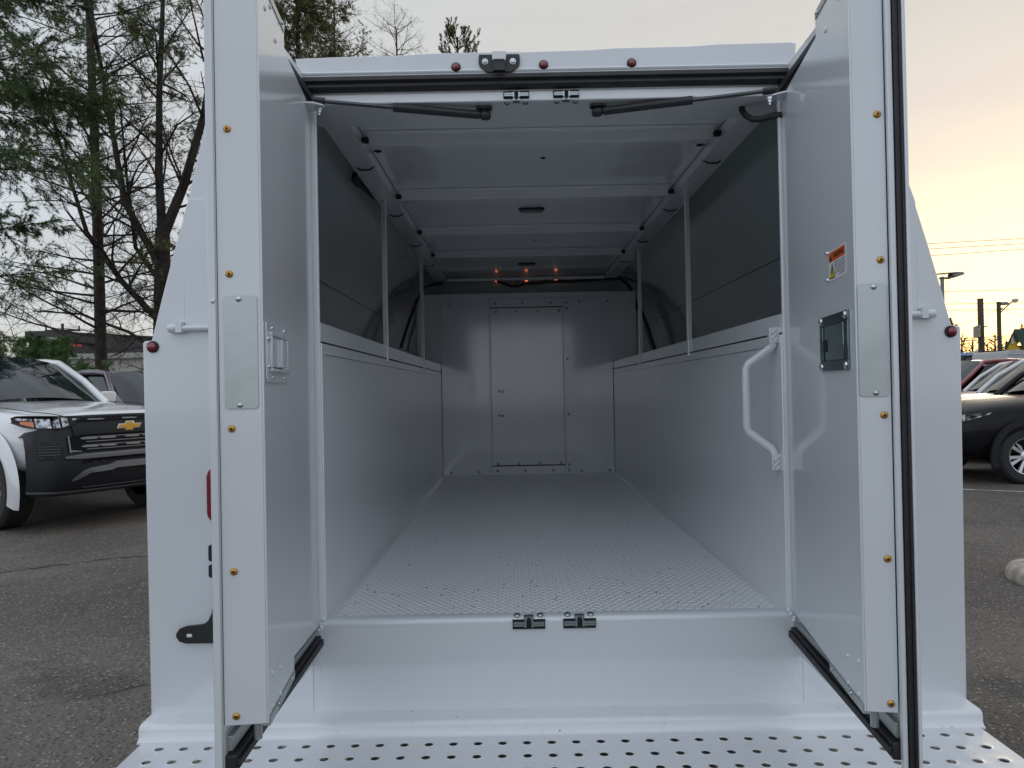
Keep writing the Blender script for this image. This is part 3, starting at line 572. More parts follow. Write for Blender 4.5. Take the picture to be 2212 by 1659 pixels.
# ================================================================== GROUND
def asphalt():
    m = bpy.data.materials.new('asphalt'); m.use_nodes = True; t = m.node_tree; b = t.nodes['Principled BSDF']; b.inputs['Roughness'].default_value = .85
    ob = nd(t, 'ShaderNodeTexCoord').outputs['Object']
    def noise(sc_, det=4, ro=.5):
        n = nd(t, 'ShaderNodeTexNoise'); t.links.new(ob, n.inputs[0]); n.inputs['Scale'].default_value = sc_; n.inputs['Detail'].default_value = det; n.inputs['Roughness'].default_value = ro; return n.outputs['Fac']
    col = mixc(t, sstep(t, noise(.45, 6, .6), .38, .62), (.080, .070, .060), (.135, .118, .100)); col = mixc(t, mth(t, 'MULTIPLY', sstep(t, noise(1.1, 3, .5), .60, .68), .5), col, (.035, .033, .032))
    col = mixc(t, mth(t, 'MULTIPLY', sstep(t, noise(3.5, 6, .7), .5, .72), .45), col, (.042, .040, .038))
    v = nd(t, 'ShaderNodeTexVoronoi'); t.links.new(ob, v.inputs[0]); v.inputs['Scale'].default_value = 58
    rr = nd(t, 'ShaderNodeSeparateColor'); t.links.new(v.outputs['Color'], rr.inputs[0])
    st = mth(t, 'MULTIPLY', mth(t, 'GREATER_THAN', rr.outputs[0], .66), mth(t, 'LESS_THAN', v.outputs['Distance'], .36))
    col = mixc(t, mth(t, 'MULTIPLY', st, .8), col, mixc(t, rr.outputs[1], (.14, .13, .115), (.40, .37, .33)))
    st2 = mth(t, 'MULTIPLY', mth(t, 'LESS_THAN', rr.outputs[0], .25), mth(t, 'LESS_THAN', v.outputs['Distance'], .4))
    col = mixc(t, mth(t, 'MULTIPLY', st2, .7), col, (.022, .021, .020))
    # wandering cracks
    mpn = nd(t, 'ShaderNodeVectorMath', operation='ADD'); nz = nd(t, 'ShaderNodeTexNoise'); t.links.new(ob, nz.inputs[0]); nz.inputs['Scale'].default_value = 1.3; nz.inputs['Detail'].default_value = 6
    scn = nd(t, 'ShaderNodeVectorMath', operation='SCALE'); t.links.new(nz.outputs['Color'], scn.inputs[0]); scn.inputs[3].default_value = .9
    t.links.new(ob, mpn.inputs[0]); t.links.new(scn.outputs[0], mpn.inputs[1])
    ve = nd(t, 'ShaderNodeTexVoronoi', feature='DISTANCE_TO_EDGE'); t.links.new(mpn.outputs[0], ve.inputs[0]); ve.inputs['Scale'].default_value = .19
    cr = mth(t, 'MULTIPLY', mth(t, 'SUBTRACT', 1, sstep(t, ve.outputs['Distance'], .0012, .0035)), sstep(t, noise(.5, 2), .60, .66))
    col = mixc(t, mth(t, 'MULTIPLY', cr, .9), col, (.010, .010, .010)); t.links.new(col, b.inputs['Base Color'])
    bn = nd(t, 'ShaderNodeBump'); bn.inputs['Strength'].default_value = .9; bn.inputs['Distance'].default_value = .010
    h = mth(t, 'SUBTRACT', mth(t, 'ADD', mth(t, 'SUBTRACT', 1, v.outputs['Distance']), noise(30, 4)), mth(t, 'MULTIPLY', cr, 3)); t.links.new(h, bn.inputs['Height']); t.links.new(bn.outputs[0], b.inputs['Normal'])
    return m
g = MB(); g.add([(-400, -60, 0), (400, -60, 0), (400, 700, 0), (-400, 700, 0)], [(0, 1, 2, 3)]); tag(g.build('parking_lot', asphalt(), smooth=0), kind='structure')
CONC = mat('pale_concrete', (.42, .38, .33), .85, var=.45, vscale=18, bump=1, bscale=60)
c = at(2300, 1254, 2, 0); g = MB(); g.lathe([(.35, 0), (.345, .05), (.325, .075), (.29, .085), (.05, .085)], c, (0, 0, 1), 40); g.v = [(c.x+(v[0]-c.x)*1.0, c.y+(v[1]-c.y)*1.0+(v[0]-c.x)*.15, v[2]) for v in g.v]
g.add([(c.x, c.y-.30, .08), (c.x+3, c.y-.1, .08), (c.x+3, c.y+.7, .08), (c.x, c.y+.33, .08), (c.x, c.y-.33, 0), (c.x+3, c.y-.15, 0)], [(0, 1, 2, 3), (4, 5, 1, 0)])
tag(g.build('kerb_island', CONC), kind='structure')
def crack(pts, w, seed):
    rc = random.Random(seed); P = [at(x_, y_, 2, .003) for x_, y_ in pts]; Q_ = []
    for a, b in zip(P, P[1:]):
        n_ = max(2, int((b-a).length/.06))
        for k in range(n_): Q_.append(a.lerp(b, k/n_)+Vector((rc.uniform(-.012, .012), rc.uniform(-.03, .03), 0)))
    V = []
    for p in Q_: w_ = w*rc.uniform(.3, 1.3); V += [(p.x, p.y-w_, .003), (p.x, p.y+w_, .003)]
    g = MB(); g.add(V, [(2*k, 2*k+2, 2*k+3, 2*k+1) for k in range(len(Q_)-1)]); tag(g.build('pavement_crack', DARK, smooth=0), kind='structure')
crack([(-60, 1246), (60, 1228), (150, 1218), (240, 1205), (330, 1200), (420, 1190)], .010, 1); crack([(2080, 1182), (2140, 1196), (2230, 1205)], .006, 2)
LINE = mat('worn_line_paint', (.42, .41, .39), .8, var=.55, vscale=7)
a0, a1 = at(2060, 1057, 2, 0), at(2300, 1066, 2, 0); g = MB(); g.add([(a0.x, a0.y-.05, .004), (a1.x, a1.y-.05, .004), (a1.x, a1.y+.05, .004), (a0.x, a0.y+.05, .004)], [(0, 1, 2, 3)]); tag(g.build('parking_line', LINE, smooth=0), kind='structure')
g = MB(); rl = random.Random(12)
for i in range(170):
    if i < 120: x, y = rl.uniform(1.1, 4.5), rl.uniform(-.8, 4)
    else: x, y = rl.uniform(-4, -1.2), rl.uniform(-.8, 5)
    r_ = rl.uniform(.004, .013); a = rl.uniform(0, 6.3); h = r_*rl.uniform(.2, .6)
    P = [(x+r_*math.cos(a+k*1.257)*rl.uniform(.5, 1.2), y+r_*math.sin(a+k*1.257)*rl.uniform(.5, 1.2), .001) for k in range(5)]
    g.add(P+[(x, y, h+.001)], [(k, (k+1) % 5, 5) for k in range(5)])
g.build('loose_gravel', mat('pale_stone', (.34, .31, .27), .9, var=.5, vscale=9), smooth=0); tag(bpy.data.objects['loose_gravel'], kind='stuff')

# ================================================================== VEHICLES
GLASS = mat('car_glass', (.010, .016, .017), .03, spec=.7)
TRIM = mat('black_trim', (.014, .014, .016), .55, spec=.25, bump=.3, bscale=300)
GLOSSB = mat('gloss_black', (.007, .007, .008), .3, spec=.3)
SATIN = mat('satin_silver_trim', (.20, .20, .205), .45, .5)
GRILB = mat('grille_black', (.006, .006, .007), .6, spec=.15)
CLEAR = mat('headlamp_reflector', (.50, .52, .54), .15, 1, var=.85, vscale=22, col2=(.05, .05, .055)); AMBER = mat('amber_lens', (.7, .16, .02), .25, coat=1)
PICKW = paint('pickup_white', (.74, .75, .76), rough=.25, coat=.9, coat_r=.05)
def arches(o, cuts):
    """cut wheel arches out of a body mesh; cutters are removed again at once"""
    tmp = []
    for x, z, r, yh in cuts:
        mb = MB(); mb.lathe([(r, -yh), (r, yh)], (x, 0, z), (0, 1, 0), 40); c_ = mb.build('cut', TRIM, smooth=0); tmp.append(c_)
        md = o.modifiers.new('b', 'BOOLEAN'); md.operation = 'DIFFERENCE'; md.object = c_; md.solver = 'EXACT'
    dg = bpy.context.evaluated_depsgraph_get(); dg.update(); me = bpy.data.meshes.new_from_object(o.evaluated_get(dg)); old = o.data
    o.modifiers.clear(); o.data = me; bpy.data.meshes.remove(old)
    for c_ in tmp: m_ = c_.data; bpy.data.objects.remove(c_); bpy.data.meshes.remove(m_)
    me.polygons.foreach_set('use_smooth', [True]*len(me.polygons)); me.set_sharp_from_angle(angle=R(28))
def rloft(st, name, mtl, parent, sub=2):
    """half cross sections (y,z) per station x, mirrored, skinned, subdivided"""
    secs = []
    for x, pts in st:
        full = [(x+(p[2] if len(p) > 2 else 0), p[0], p[1]) for p in pts]; full += [(x_, -y_, z_) for x_, y_, z_ in reversed(full) if y_ > 1e-6]; secs.append(full)
    n = len(secs[0]); mb = MB(); mb.add([p for s_ in secs for p in s_], [(i*n+j, i*n+(j+1) % n, (i+1)*n+(j+1) % n, (i+1)*n+j) for i in range(len(secs)-1) for j in range(n)])
    mb.add(secs[0], [tuple(range(n-1, -1, -1))]); mb.add(secs[-1], [tuple(range(n))])
    o = mb.build(name, mtl, parent)
    bmx = __import__('bmesh').new(); bmx.from_mesh(o.data); __import__('bmesh').ops.remove_doubles(bmx, verts=bmx.verts, dist=1e-5); __import__('bmesh').ops.recalc_face_normals(bmx, faces=bmx.faces); bmx.to_mesh(o.data); bmx.free()
    if sub: md = o.modifiers.new('s', 'SUBSURF'); md.levels = sub; md.render_levels = sub
    return o
def quadgrid(mb, A, B, C, D_, bulge, nu=8, nv=6):
    """curved pane between four corners A-B (bottom) and D-C (top), bulging along +normal"""
    A, B, C, D_ = map(Vector, (A, B, C, D_)); nrm = (B-A).cross(D_-A).normalized(); v = []
    for j in range(nv+1):
        for i in range(nu+1):
            u, w = i/nu, j/nv; p = A.lerp(B, u).lerp(D_.lerp(C, u), w)+nrm*bulge*(1-(2*u-1)**2)*(1-.25*(2*w-1)**2); v.append(p)
    mb.add(v, [(j*(nu+1)+i, j*(nu+1)+i+1, (j+1)*(nu+1)+i+1, (j+1)*(nu+1)+i) for j in range(nv) for i in range(nu)]); return mb
def car(name, label, cat, loc, rz, pmat, H=1.68, group=None, hood=1.04, clad=False, wheels=True, length=4.5, rim=None):
    t = thing(name, label, cat, loc, rz, group); xf = length/2; b = 1.02
    def sec(zt, hw, zl=.30, crown=.03): return [(0, zl), (hw*.80, zl), (hw*.965, zl+.12), (hw, .62), (hw*.985, zt-.13), (hw*.90, zt-.02), (0, zt+crown)]
    st = [(xf, sec(.78, .66, .34)), (xf-.06, sec(.88, .80, .30)), (xf-.22, sec(hood-.06, .89)), (xf-.50, sec(hood, .915)), (xf-1.0, sec(hood+.04, .925)), (xf-1.32, sec(hood+.07, .93)), (xf-2.2, sec(b+.06, .935)), (-xf+.9, sec(b+.08, .935)), (-xf+.3, sec(b+.06, .91)), (-xf+.05, sec(.98, .84)), (-xf, sec(.9, .74, .36))]
    body = rloft(st, 'body', pmat, t); xw = xf-.92; xr = -xf+.98; rw = .36
    arches(body, [(xw, rw, rw+.055, 1.2), (xr, rw, rw+.055, 1.2)])
    inn = MB(); inn.box(-xf+.2, xf-.2, -.60, .60, .30, .85); inn.build('underbody', TRIM, t)
    zt = H; xs = xf-1.70; xt = xf-2.42; hb, ht = .74, .60
    g = MB(); quadgrid(g, (xs, -hb, hood+.065), (xs, hb, hood+.065), (xt, ht, zt-.055), (xt, -ht, zt-.055), .11)
    for i in range(len(g.v)): pass
    g.build('windshield', GLASS, t, smooth=60)
    xe = -xf+.55; xq = -xf+.25
    for s in (-1, 1):
        g = MB(); pts = [(xs-.12, s*.825, b+.05), (-.6, s*.845, b+.075), (xe+.25, s*.84, b+.10), (xe+.30, s*.69, zt-.13), (-.6, s*(ht+.055), zt-.09), (xt-.08, s*(ht+.035), zt-.10)]
        g.add(pts if s < 0 else pts[::-1], [(0, 1, 4, 5), (1, 2, 3, 4)] if s < 0 else [(0, 1, 4, 5)[::-1] if 0 else (5, 4, 1, 0)[::-1], (1, 2, 3, 4)]); g.build('side_window', GLASS, t, smooth=0)
    ap = MB()
    for s in (-1, 1):
        a = [Vector((xs+.02, s*(hb+.02), hood+.05)), Vector((xs-.35, s*.765, hood+.05+(zt-hood)*.47)), Vector((xt, s*(ht+.02), zt-.05)), Vector((xt-.25, s*(ht+.04), zt-.025)), Vector((-.7, s*(ht+.06), zt-.02)), Vector((-1.2, s*(ht+.04), zt-.05)), Vector((xe+.05, s*.60, zt-.12)), Vector((xq-.02, s*.74, b+.05))]
        ap.tube(a, [.05, .042, .045, .045, .045, .045, .06, .08], 8)
    ap.build('pillar', pmat, t, smooth=60)
    g = MB(); nx_, ny_ = 14, 8; v = []
    for i in range(nx_+1):
        x = xt+.02+(xe+.05-xt)*i/nx_; zc = zt+.012-.10*max(0, (i/nx_-.55)/.45)**2-.05*max(0, (.12-i/nx_)/.12)
        for j in range(ny_+1): y = (ht+.05)*(2*j/ny_-1); v.append((x, y, zc-.045*(y/(ht+.05))**2))
    g.add(v, [(i*(ny_+1)+j, i*(ny_+1)+j+1, (i+1)*(ny_+1)+j+1, (i+1)*(ny_+1)+j) for i in range(nx_) for j in range(ny_)]); g.build('roof', pmat, t, smooth=60)
    g = MB(); quadgrid(g, (xq, hb-.04, b+.06), (xq, -hb+.04, b+.06), (xe+.05, -.56, zt-.13), (xe+.05, .56, zt-.13), .06); g.build('rear_window', GLASS, t, smooth=60)
    for s in (-1, 1):
        mb = MB(); mb.lathe([(.02, -.10), (.075, -.09), (.085, 0), (.075, .09), (.03, .11)], (xs-.42, s*1.0, b+.14), (0, 1, .1), 14)
        mb.v = [(xs-.42+(v_[0]-xs+.42)*.7, v_[1], v_[2]) for v_ in mb.v]; mb.tube([(xs-.42, s*.92, b+.07), (xs-.42, s*.84, b+.05)], .025, 6); mb.build('mirror', pmat, t, smooth=60)
        hl_ = MB(); P = [(xf-.04, s*.62, .80), (xf-.16, s*.86, .82), (xf-.42, s*.935, .90), (xf-.46, s*.935, .93), (xf-.17, s*.865, .905), (xf-.05, s*.63, .865)]
        hl_.mi(0).add(P, [(0, 1, 4, 5), (1, 2, 3, 4)]); hl_.build('headlight', [CLEAR], t, smooth=0)
        for x in (xw, xr):
            if wheels: wheel(t, x, s*.80, rw, rw, .235, (0, s, 0), 6, rimm=rim)
            if clad:
                c_ = MB(); prv = []
                for k in range(25):
                    a = R(-18+216*k/24); prv.append((math.cos(a), math.sin(a)))
                r0, r1 = rw+.045, rw+.125; yy = s*.945
                V = [(x+r0*c0, yy-s*.03, rw+r0*s0) for c0, s0 in prv]+[(x+r0*c0, yy+s*.012, rw+r0*s0) for c0, s0 in prv]+[(x+r1*c0, yy+s*.006, rw+r1*s0) for c0, s0 in prv]+[(x+r1*c0, yy-s*.03, rw+r1*s0) for c0, s0 in prv]
                c_.add(V, [(a_*25+k, a_*25+k+1, (a_+1)*25+k+1, (a_+1)*25+k) for a_ in range(3) for k in range(24)]); c_.build('arch_cladding', TRIM, t, smooth=40)
    g = MB(); g.box(xf-.02, xf+.012, -.5, .5, .50, .72); g.build('grille', TRIM, t, .02)
    if clad:
        for s in (-1, 1): MB().box(xr+.5, xw-.5, s*.90, s*.945, .28, .44).build('sill_cladding', TRIM, t, .01)
    return t

# white pickup, front end seen on the left
def pickup():
    t = thing('pickup_truck', 'white pickup truck with black grille and bumper parked left of the service truck', 'pickup truck')
    XF = 2.6
    def sec(zt, hw, zl=.55, cr=.02, sh=.09): return [(0, zl), (hw*.86, zl), (hw*.99, zl+.10), (hw*1.0, zt-.38), (hw*1.005, zt-.26), (hw*.97, zt-sh), (hw*.84, zt-.012), (hw*.62, zt+.005), (hw*.40, zt+.03), (0, zt+cr)]
    st = [(XF-.17, sec(1.135, .66, .62)), (XF-.21, sec(1.165, .76, .60)), (XF-.36, sec(1.19, .88, .58)), (XF-.58, sec(1.215, .95)), (XF-1.1, sec(1.25, .96)), (XF-1.88, sec(1.295, .955, .5)), (XF-2.1, sec(1.27, .95, .45)), (XF-3.2, sec(1.24, .95, .45)), (XF-5.2, sec(1.24, .95, .55)), (XF-5.28, sec(1.2, .93, .6))]
    body = rloft(st, 'body', PICKW, t); xw, rw = XF-.93, .40
    arches(body, [(xw, rw+.02, rw+.085, 1.3), (XF-4.1, rw+.02, rw+.085, 1.3)])
    for x in (xw, XF-4.1):     # flared arch lips
        for s in (-1, 1):
            fl_ = MB()
            pr = [(math.cos(R(a)), math.sin(R(a))) for a in range(-16, 197, 6)]; n = len(pr); r0, r1 = rw+.08, rw+.235
            V = [(x+r0*c0, s*.90, rw+.02+r0*s0) for c0, s0 in pr]+[(x+r0*c0, s*.985, rw+.02+r0*s0) for c0, s0 in pr]+[(x+(r1-.03)*c0, s*.980, rw+.02+(r1-.03)*s0) for c0, s0 in pr]+[(x+r1*c0, s*.945, rw+.02+r1*s0) for c0, s0 in pr]
            fl_.add(V, [(a_*n+k, a_*n+k+1, (a_+1)*n+k+1, (a_+1)*n+k) for a_ in range(3) for k in range(n-1)])
            fl_.build('wheel_arch_flare', PICKW, t, smooth=50)
    MB().box(XF-5.1, XF-.4, -.62, .62, .42, 1.0).build('underbody', TRIM, t)
    def F(y, z, off=0):       # curved nose: bumper stands proud, corners sweep back
        a = abs(y); bul = {0: 0}.get(1, 0)
        zz_ = [(.34, -.10), (.40, .00), (.58, .035), (.68, .02), (.76, .02), (.96, -.03), (1.0, -.035), (1.16, -.10)]
        for (z0, b0), (z1, b1_) in zip(zz_, zz_[1:]):
            if z0 <= z <= z1: bul = b0+(b1_-b0)*(z-z0)/(z1-z0); break
        x = XF+bul-.11*(a/.9)**2-.30*max(0, (a-.72)/.23)**1.6+off
        return (x, y, z)
    def band(mb, sts, off=0., n=14, th=.012):
        """strip of the nose between lower and upper edge curves given as (y, zlo, zhi)"""
        P = []
        for (ya_, la, ha), (yb_, lb_, hb_) in zip(sts, sts[1:]):
            k = max(1, int(n*abs(yb_-ya_)/1.9)+1)
            for i in range(k): u = i/k; P.append((ya_+(yb_-ya_)*u, la+(lb_-la)*u, ha+(hb_-ha)*u))
        P.append(sts[-1]); m_ = 4; V = []
        for y, lo, hi in P:
            for j in range(m_+1): V.append(F(y, lo+(hi-lo)*j/m_, off))
        for y, lo, hi in P: V += [F(y, lo, off-th), F(y, hi, off-th)]
        N_ = len(P); w = m_+1; base = N_*w
        f = [(i*w+j, (i+1)*w+j, (i+1)*w+j+1, i*w+j+1) for i in range(N_-1) for j in range(m_)]
        f += [(i*w, base+2*i, base+2*i+2, (i+1)*w) for i in range(N_-1)]+[(i*w+m_, (i+1)*w+m_, base+2*i+3, base+2*i+1) for i in range(N_-1)]
        return mb.add(V, f)
    def sym(sts): return [(-y, a, b) for y, a, b in reversed(sts)]+[(y, a, b) for y, a, b in sts if y > 0] if sts[0][0] == 0 else sts
    m = MB(); band(m, sym([(0, .36, 1.16), (.60, .36, 1.155), (.72, .36, 1.06), (.80, .36, 1.02), (.86, .37, 1.0), (.895, .40, .95)]), 0, 40, .2); fas = m.build('front_fascia', mat('fascia_plastic', (.017, .018, .021), .5, spec=.35, bump=.3, bscale=300), t, smooth=40)
    m = MB(); band(m, sym([(0, .965, 1.085), (.50, .96, 1.075), (.56, .95, 1.05)]), .018, 20, .03); m.build('emblem_bar', GLOSSB, fas, smooth=40)
    m = MB(); band(m, sym([(0, .790, .965), (.42, .79, .96), (.50, .79, .955), (.60, .80, .95), (.62, .81, .945)]), .004, 30, .006); m.mi(0); band(m, sym([(0, 1.095, 1.145), (.55, 1.09, 1.135)]), .004, 20, .006); band(m, sym([(0, .675, .725), (.42, .675, .722), (.50, .67, .70)]), .004, 20, .006); m.build('grille_opening', GRILB, fas, smooth=40)
    m = MB()
    for zc in (.925, .845):
        for y0 in (-.50, -.32, -.06, .14, .32):
            band(m.mi(1), [(y0, zc-.004, zc+.002), (y0+.03, zc-.010, zc+.012), (y0+.14, zc-.012, zc+.010), (y0+.17, zc-.004, zc+.0)], .016, 20, .01)
    for y0 in (-.40, .24, -.05): band(m.mi(1), [(y0, 1.112, 1.118), (y0+.02, 1.109, 1.124), (y0+.14, 1.109, 1.122), (y0+.17, 1.112, 1.116)], .012, 20, .01)
    for zc in (.935, .89, .855, .815): band(m.mi(0), sym([(0, zc-.003, zc+.004), (.45, zc-.003, zc+.004)]), .010, 20, .006)
    m.build('grille_bar', [SATIN, SATIN], fas, smooth=30)
    m = MB()
    for s in (-1, 1):
        e = [(s*.47, .79, .96), (s*.485, .79, .96)]; band(m, [(min(s*.60, s*.615), .79, .955), (max(s*.60, s*.615), .79, .955)], .02, 4, .02)
        a_, b_ = sorted((s*.50, s*.60)); band(m, [(a_, .795, .815 if s < 0 else .80), (b_, .795, .80 if s < 0 else .815)], .015, 4, .01)
    band(m, sym([(0, .725, .775), (.50, .722, .770), (.66, .735, .752)]), .022, 24, .03); m.build('bumper_bar', SATIN, fas, smooth=40)
    m = MB(); band(m, sym([(0, .605, .672), (.18, .605, .672), (.24, .585, .645), (.44, .575, .625), (.50, .54, .60), (.60, .50, .515)]), .03, 30, .03); m.build('skid_plate', mat('dark_silver_trim', (.16, .16, .165), .4, .5), fas, smooth=30)
    m = MB(); band(m, sym([(0, .385, .405), (.60, .385, .405), (.90, .40, .418)]), .035, 30, .03); band(m, sym([(0, .43, .437), (.50, .43, .437)]), .012, 30, .01); m.build('bumper_lip', mat('mid_grey_plastic', (.10, .10, .105), .5), fas, smooth=30)
    for s in (-1, 1):
        ys = lambda *L_: sorted([(s*y, a, b) for y, a, b in L_])
        m = MB(); band(m, ys((.66, .80, .83), (.71, .735, .90), (.84, .725, .905)), .006, 20, .01); v_ = m.build('fascia_vent', DARK, fas, smooth=30)
        m = MB()
        for k in range(6): z = .745+k*.028; band(m, ys((.69 if 0 < k < 5 else .72, z, z+.008), (.835, z, z+.008)), .012, 14, .01)
        m.build('vent_slat', mat('slat_grey', (.05, .05, .053), .5), v_, smooth=30)
        m = MB(); band(m.mi(0), ys((.50, 1.10, 1.125), (.56, 1.05, 1.15), (.66, 1.03, 1.158), (.80, 1.03, 1.165), (.88, 1.055, 1.168), (.935, 1.10, 1.165)), .006, 40, .05)
        h_ = m.build('headlight', [GLOSSB], t, smooth=40)
        m = MB(); band(m, ys((.585, 1.065, 1.135), (.64, 1.042, 1.145)), .014, 20, .01); band(m, ys((.66, 1.04, 1.148), (.72, 1.04, 1.150)), .014, 20, .01); band(m, ys((.735, 1.04, 1.152), (.80, 1.042, 1.154), (.825, 1.05, 1.15)), .014, 20, .01); band(m, ys((.84, 1.115, 1.155), (.92, 1.125, 1.155)), .012, 20, .01); band(m, ys((.47, 1.118, 1.128), (.54, 1.112, 1.130)), .012, 20, .01); m.build('reflector', CLEAR, h_, smooth=0)
        m = MB(); band(m, ys((.835, 1.052, 1.108), (.90, 1.085, 1.112)), .014, 20, .01); m.build('turn_signal', AMBER, h_, smooth=0)
    # gold cross emblem with a silver edge
    def cross(mb, k, off, th):
        P = [(-.135, -.026), (-.045, -.026), (-.052, -.052), (.040, -.052), (.045, -.026), (.118, -.026), (.138, .026), (.046, .026), (.052, .052), (-.040, .052), (-.046, .026), (-.115, .026)]
        P = [(a*k+(.0), b*k) for a, b in P]; mb.prism(P, off, off-th, lambda a, b, o_: (F(a, 1.03, 0)[0]+o_, a, 1.03+b))
    m = MB(); cross(m.mi(0), 1.0, .032, .02); m.build('emblem_edge', CHROME, t, .003)
    m = MB(); P_ = [(-.118, -.018), (-.038, -.018), (-.044, -.044), (.033, -.044), (.038, -.018), (.108, -.018), (.122, .018), (.038, .018), (.044, .044), (-.033, .044), (-.038, .018), (-.106, .018)]
    m.prism(P_, .037, .031, lambda a, b, o_: (F(a, 1.03, 0)[0]+o_, a, 1.03+b)); m.build('gold_emblem', mat('gold_enamel', (.75, .40, .035), .35, .3, coat=1), t, .002)
    # hood creases, hood shut line
    m = MB()
    for s in (-1, 1): m.tube([(XF-.17, s*.60, 1.157), (XF-.25, s*.70, 1.186), (XF-.42, s*.77, 1.203), (XF-.9, s*.80, 1.245), (XF-1.8, s*.80, 1.292)], .004, 5)
    m.build('hood_gap', DARK, t)
    # cab
    zb, zt, xs, xt = 1.27, 1.85, XF-1.88, XF-2.66
    m = MB(); quadgrid(m, (xs, -.80, zb), (xs, .80, zb), (xt, .63, zt-.06), (xt, -.63, zt-.06), .13, 10, 8); m.build('windshield', GLASS, t, smooth=60)
    m = MB(); m.box(xs-.02, xs+.12, -.72, .72, zb-.01, zb+.012); m.build('cowl', TRIM, t, .01)
    for s in (-1, 1):
        m = MB(); pts = [(xs-.15, s*.845, zb), (XF-3.8, s*.85, zb-.02), (XF-3.75, s*.69, zt-.09), (xt-.10, s*.675, zt-.09)]; m.add(pts if s < 0 else pts[::-1], [(0, 1, 2, 3)]); m.build('side_window', GLASS, t, smooth=0)
        m = MB(); m.tube([(xs+.05, s*.83, zb-.03), (xs-.36, s*.76, zb+.28), (xt, s*.66, zt-.05), (xt-.4, s*.67, zt-.02), (XF-3.7, s*.67, zt-.03), (XF-3.9, s*.72, zb+.2), (XF-3.92, s*.80, zb-.05)], [.055, .045, .048, .05, .055, .07, .08], 8); m.build('pillar', PICKW, t, smooth=60)
        m = MB(); m.prism(rrect(-.11, .11, -.08, .08, .04), 0, .10, lambda a, b, o_: (xs-.30+o_-.05, s*(1.02)+a*.9, zb+.07+b)); m.tube([(xs-.30, s*.95, zb), (xs-.30, s*.85, zb-.01)], .03, 6); m.build('mirror', PICKW, t, .03)
        for x in (xw, XF-4.1): wheel(t, x, s*.81, rw, rw, .265, (0, s, 0), 6)
    m = MB(); v = []; nx_, ny_ = 12, 8
    for i in range(nx_+1):
        x = xt+.03+(XF-3.85-xt)*i/nx_; zc = zt+.015-.06*max(0, (.2-i/nx_)/.2)**1.5
        for j in range(ny_+1): y = .70*(2*j/ny_-1); v.append((x, y, zc-.05*(y/.7)**2))
    m.add(v, [(i*(ny_+1)+j, i*(ny_+1)+j+1, (i+1)*(ny_+1)+j+1, (i+1)*(ny_+1)+j) for i in range(nx_) for j in range(ny_)]); m.box(XF-3.92, XF-3.86, -.70, .70, zb-.1, zt-.04); m.build('roof', PICKW, t, smooth=60)
    return t
pk = pickup(); PH = R(-30)         # heading of the pickup, from +x
fc = Vector((-4.20, 5.86, 0)); hd_ = Vector((math.cos(PH), math.sin(PH), 0)); pk.location = fc-hd_*2.6; pk.rotation_euler = (0, 0, PH)
PURP = paint('dark_plum_metallic', (.10, .075, .11), rough=.3, coat=1, coat_r=.04); BLK = paint('black_pearl', (.008, .008, .010), rough=.3, coat=.12, coat_r=.04, spec=.12)
RED = paint('candy_red', (.22, .01, .025), rough=.3, coat=1, coat_r=.04); SILV = paint('white_pearl', (.60, .60, .58), rough=.25, coat=1, coat_r=.05)
TWO = mat('bright_machined_rim', (.75, .76, .80), .35, .8)
car('parked_suv', 'dark plum crossover parked behind the white pickup truck', 'suv', (-5.95, 9.75, 0), R(-30), PURP, 1.76)
x, y = dep(2203, 9.2)
row = 'cars parked in a row on the right'
car('parked_suv', 'black crossover with bright five-spoke alloy wheel, nearest in the right-hand row', 'suv', (x+1.33, y+.80, 0), R(180), BLK, 1.68, row, 1.06, True, rim=TWO)
car('parked_suv', 'pale car parked directly behind the black crossover', 'car', (9.08, 10.65, 0), R(181), SILV, 1.72, row, 1.05)
car('parked_suv', 'pale car parked between the red car and the nearer pale car', 'car', (10.48, 13.25, 0), R(182), SILV, 1.74, row, 1.05)
car('parked_suv', 'red car behind the pale cars in the right-hand row', 'car', (10.98, 15.85, 0), R(180), RED, 1.84, row, 1.12)

# ================================================================== FAR THINGS
def zat(px, py, depth): return at(px, py, 1, CAMPOS.y+depth).z
# dark pickups across the lot, grey van
def farbox(name, label, cat, px0, px1, pyt, pyb, depth, mtl, wid=1.9, group=None, kind='pickup'):
    a = at(px0, pyt, 1, CAMPOS.y+depth); b = at(px1, pyt, 1, CAMPOS.y+depth); ln = b.x-a.x; h = a.z
    t = thing(name, label, cat, (a.x, a.y, 0), 0, group)
    m = MB()
    if kind == 'pickup':
        P = [(0, .5), (ln, .5), (ln, h*.66), (ln*.985, h*.70), (ln*.80, h*.72), (ln*.74, h*.97), (ln*.70, h), (ln*.42, h), (ln*.36, h*.72), (0, h*.70)]
        m.prism(P, 0, wid, lambda p, q_, y: (p, y, q_)); m.build('body', mtl, t, .04)
        m = MB(); m.prism([(ln*.43, h*.74), (ln*.735, h*.74), (ln*.69, h*.95), (ln*.45, h*.95)], -.006, 0, lambda p, q_, y: (p, y, q_)); m.build('side_window', GLASS, t)
    else:
        P = [(0, .4), (ln, .4), (ln, h*.94), (ln*.985, h), (ln*.03, h), (0, h*.95)]
        m.prism(P, 0, wid, lambda p, q_, y: (p, y, q_)); m.box(.0, ln, -.02, 0, h*.93, h*.945); m.build('body', mtl, t, .06)
        m = MB()
        for k in range(3): m.prism(rrect(ln*(.08+.3*k), ln*(.33+.3*k), h*.62, h*.84, .05), -.01, -.002, lambda p, q_, y: (p, y, q_))
        m.build('side_window', GLASS, t)
    for fx in (.18, .82):
        for yy, s in ((.1, -1), (wid-.1, 1)): wheel(t, ln*fx, yy, .38, .38, .22, (0, s, 0))
    return t
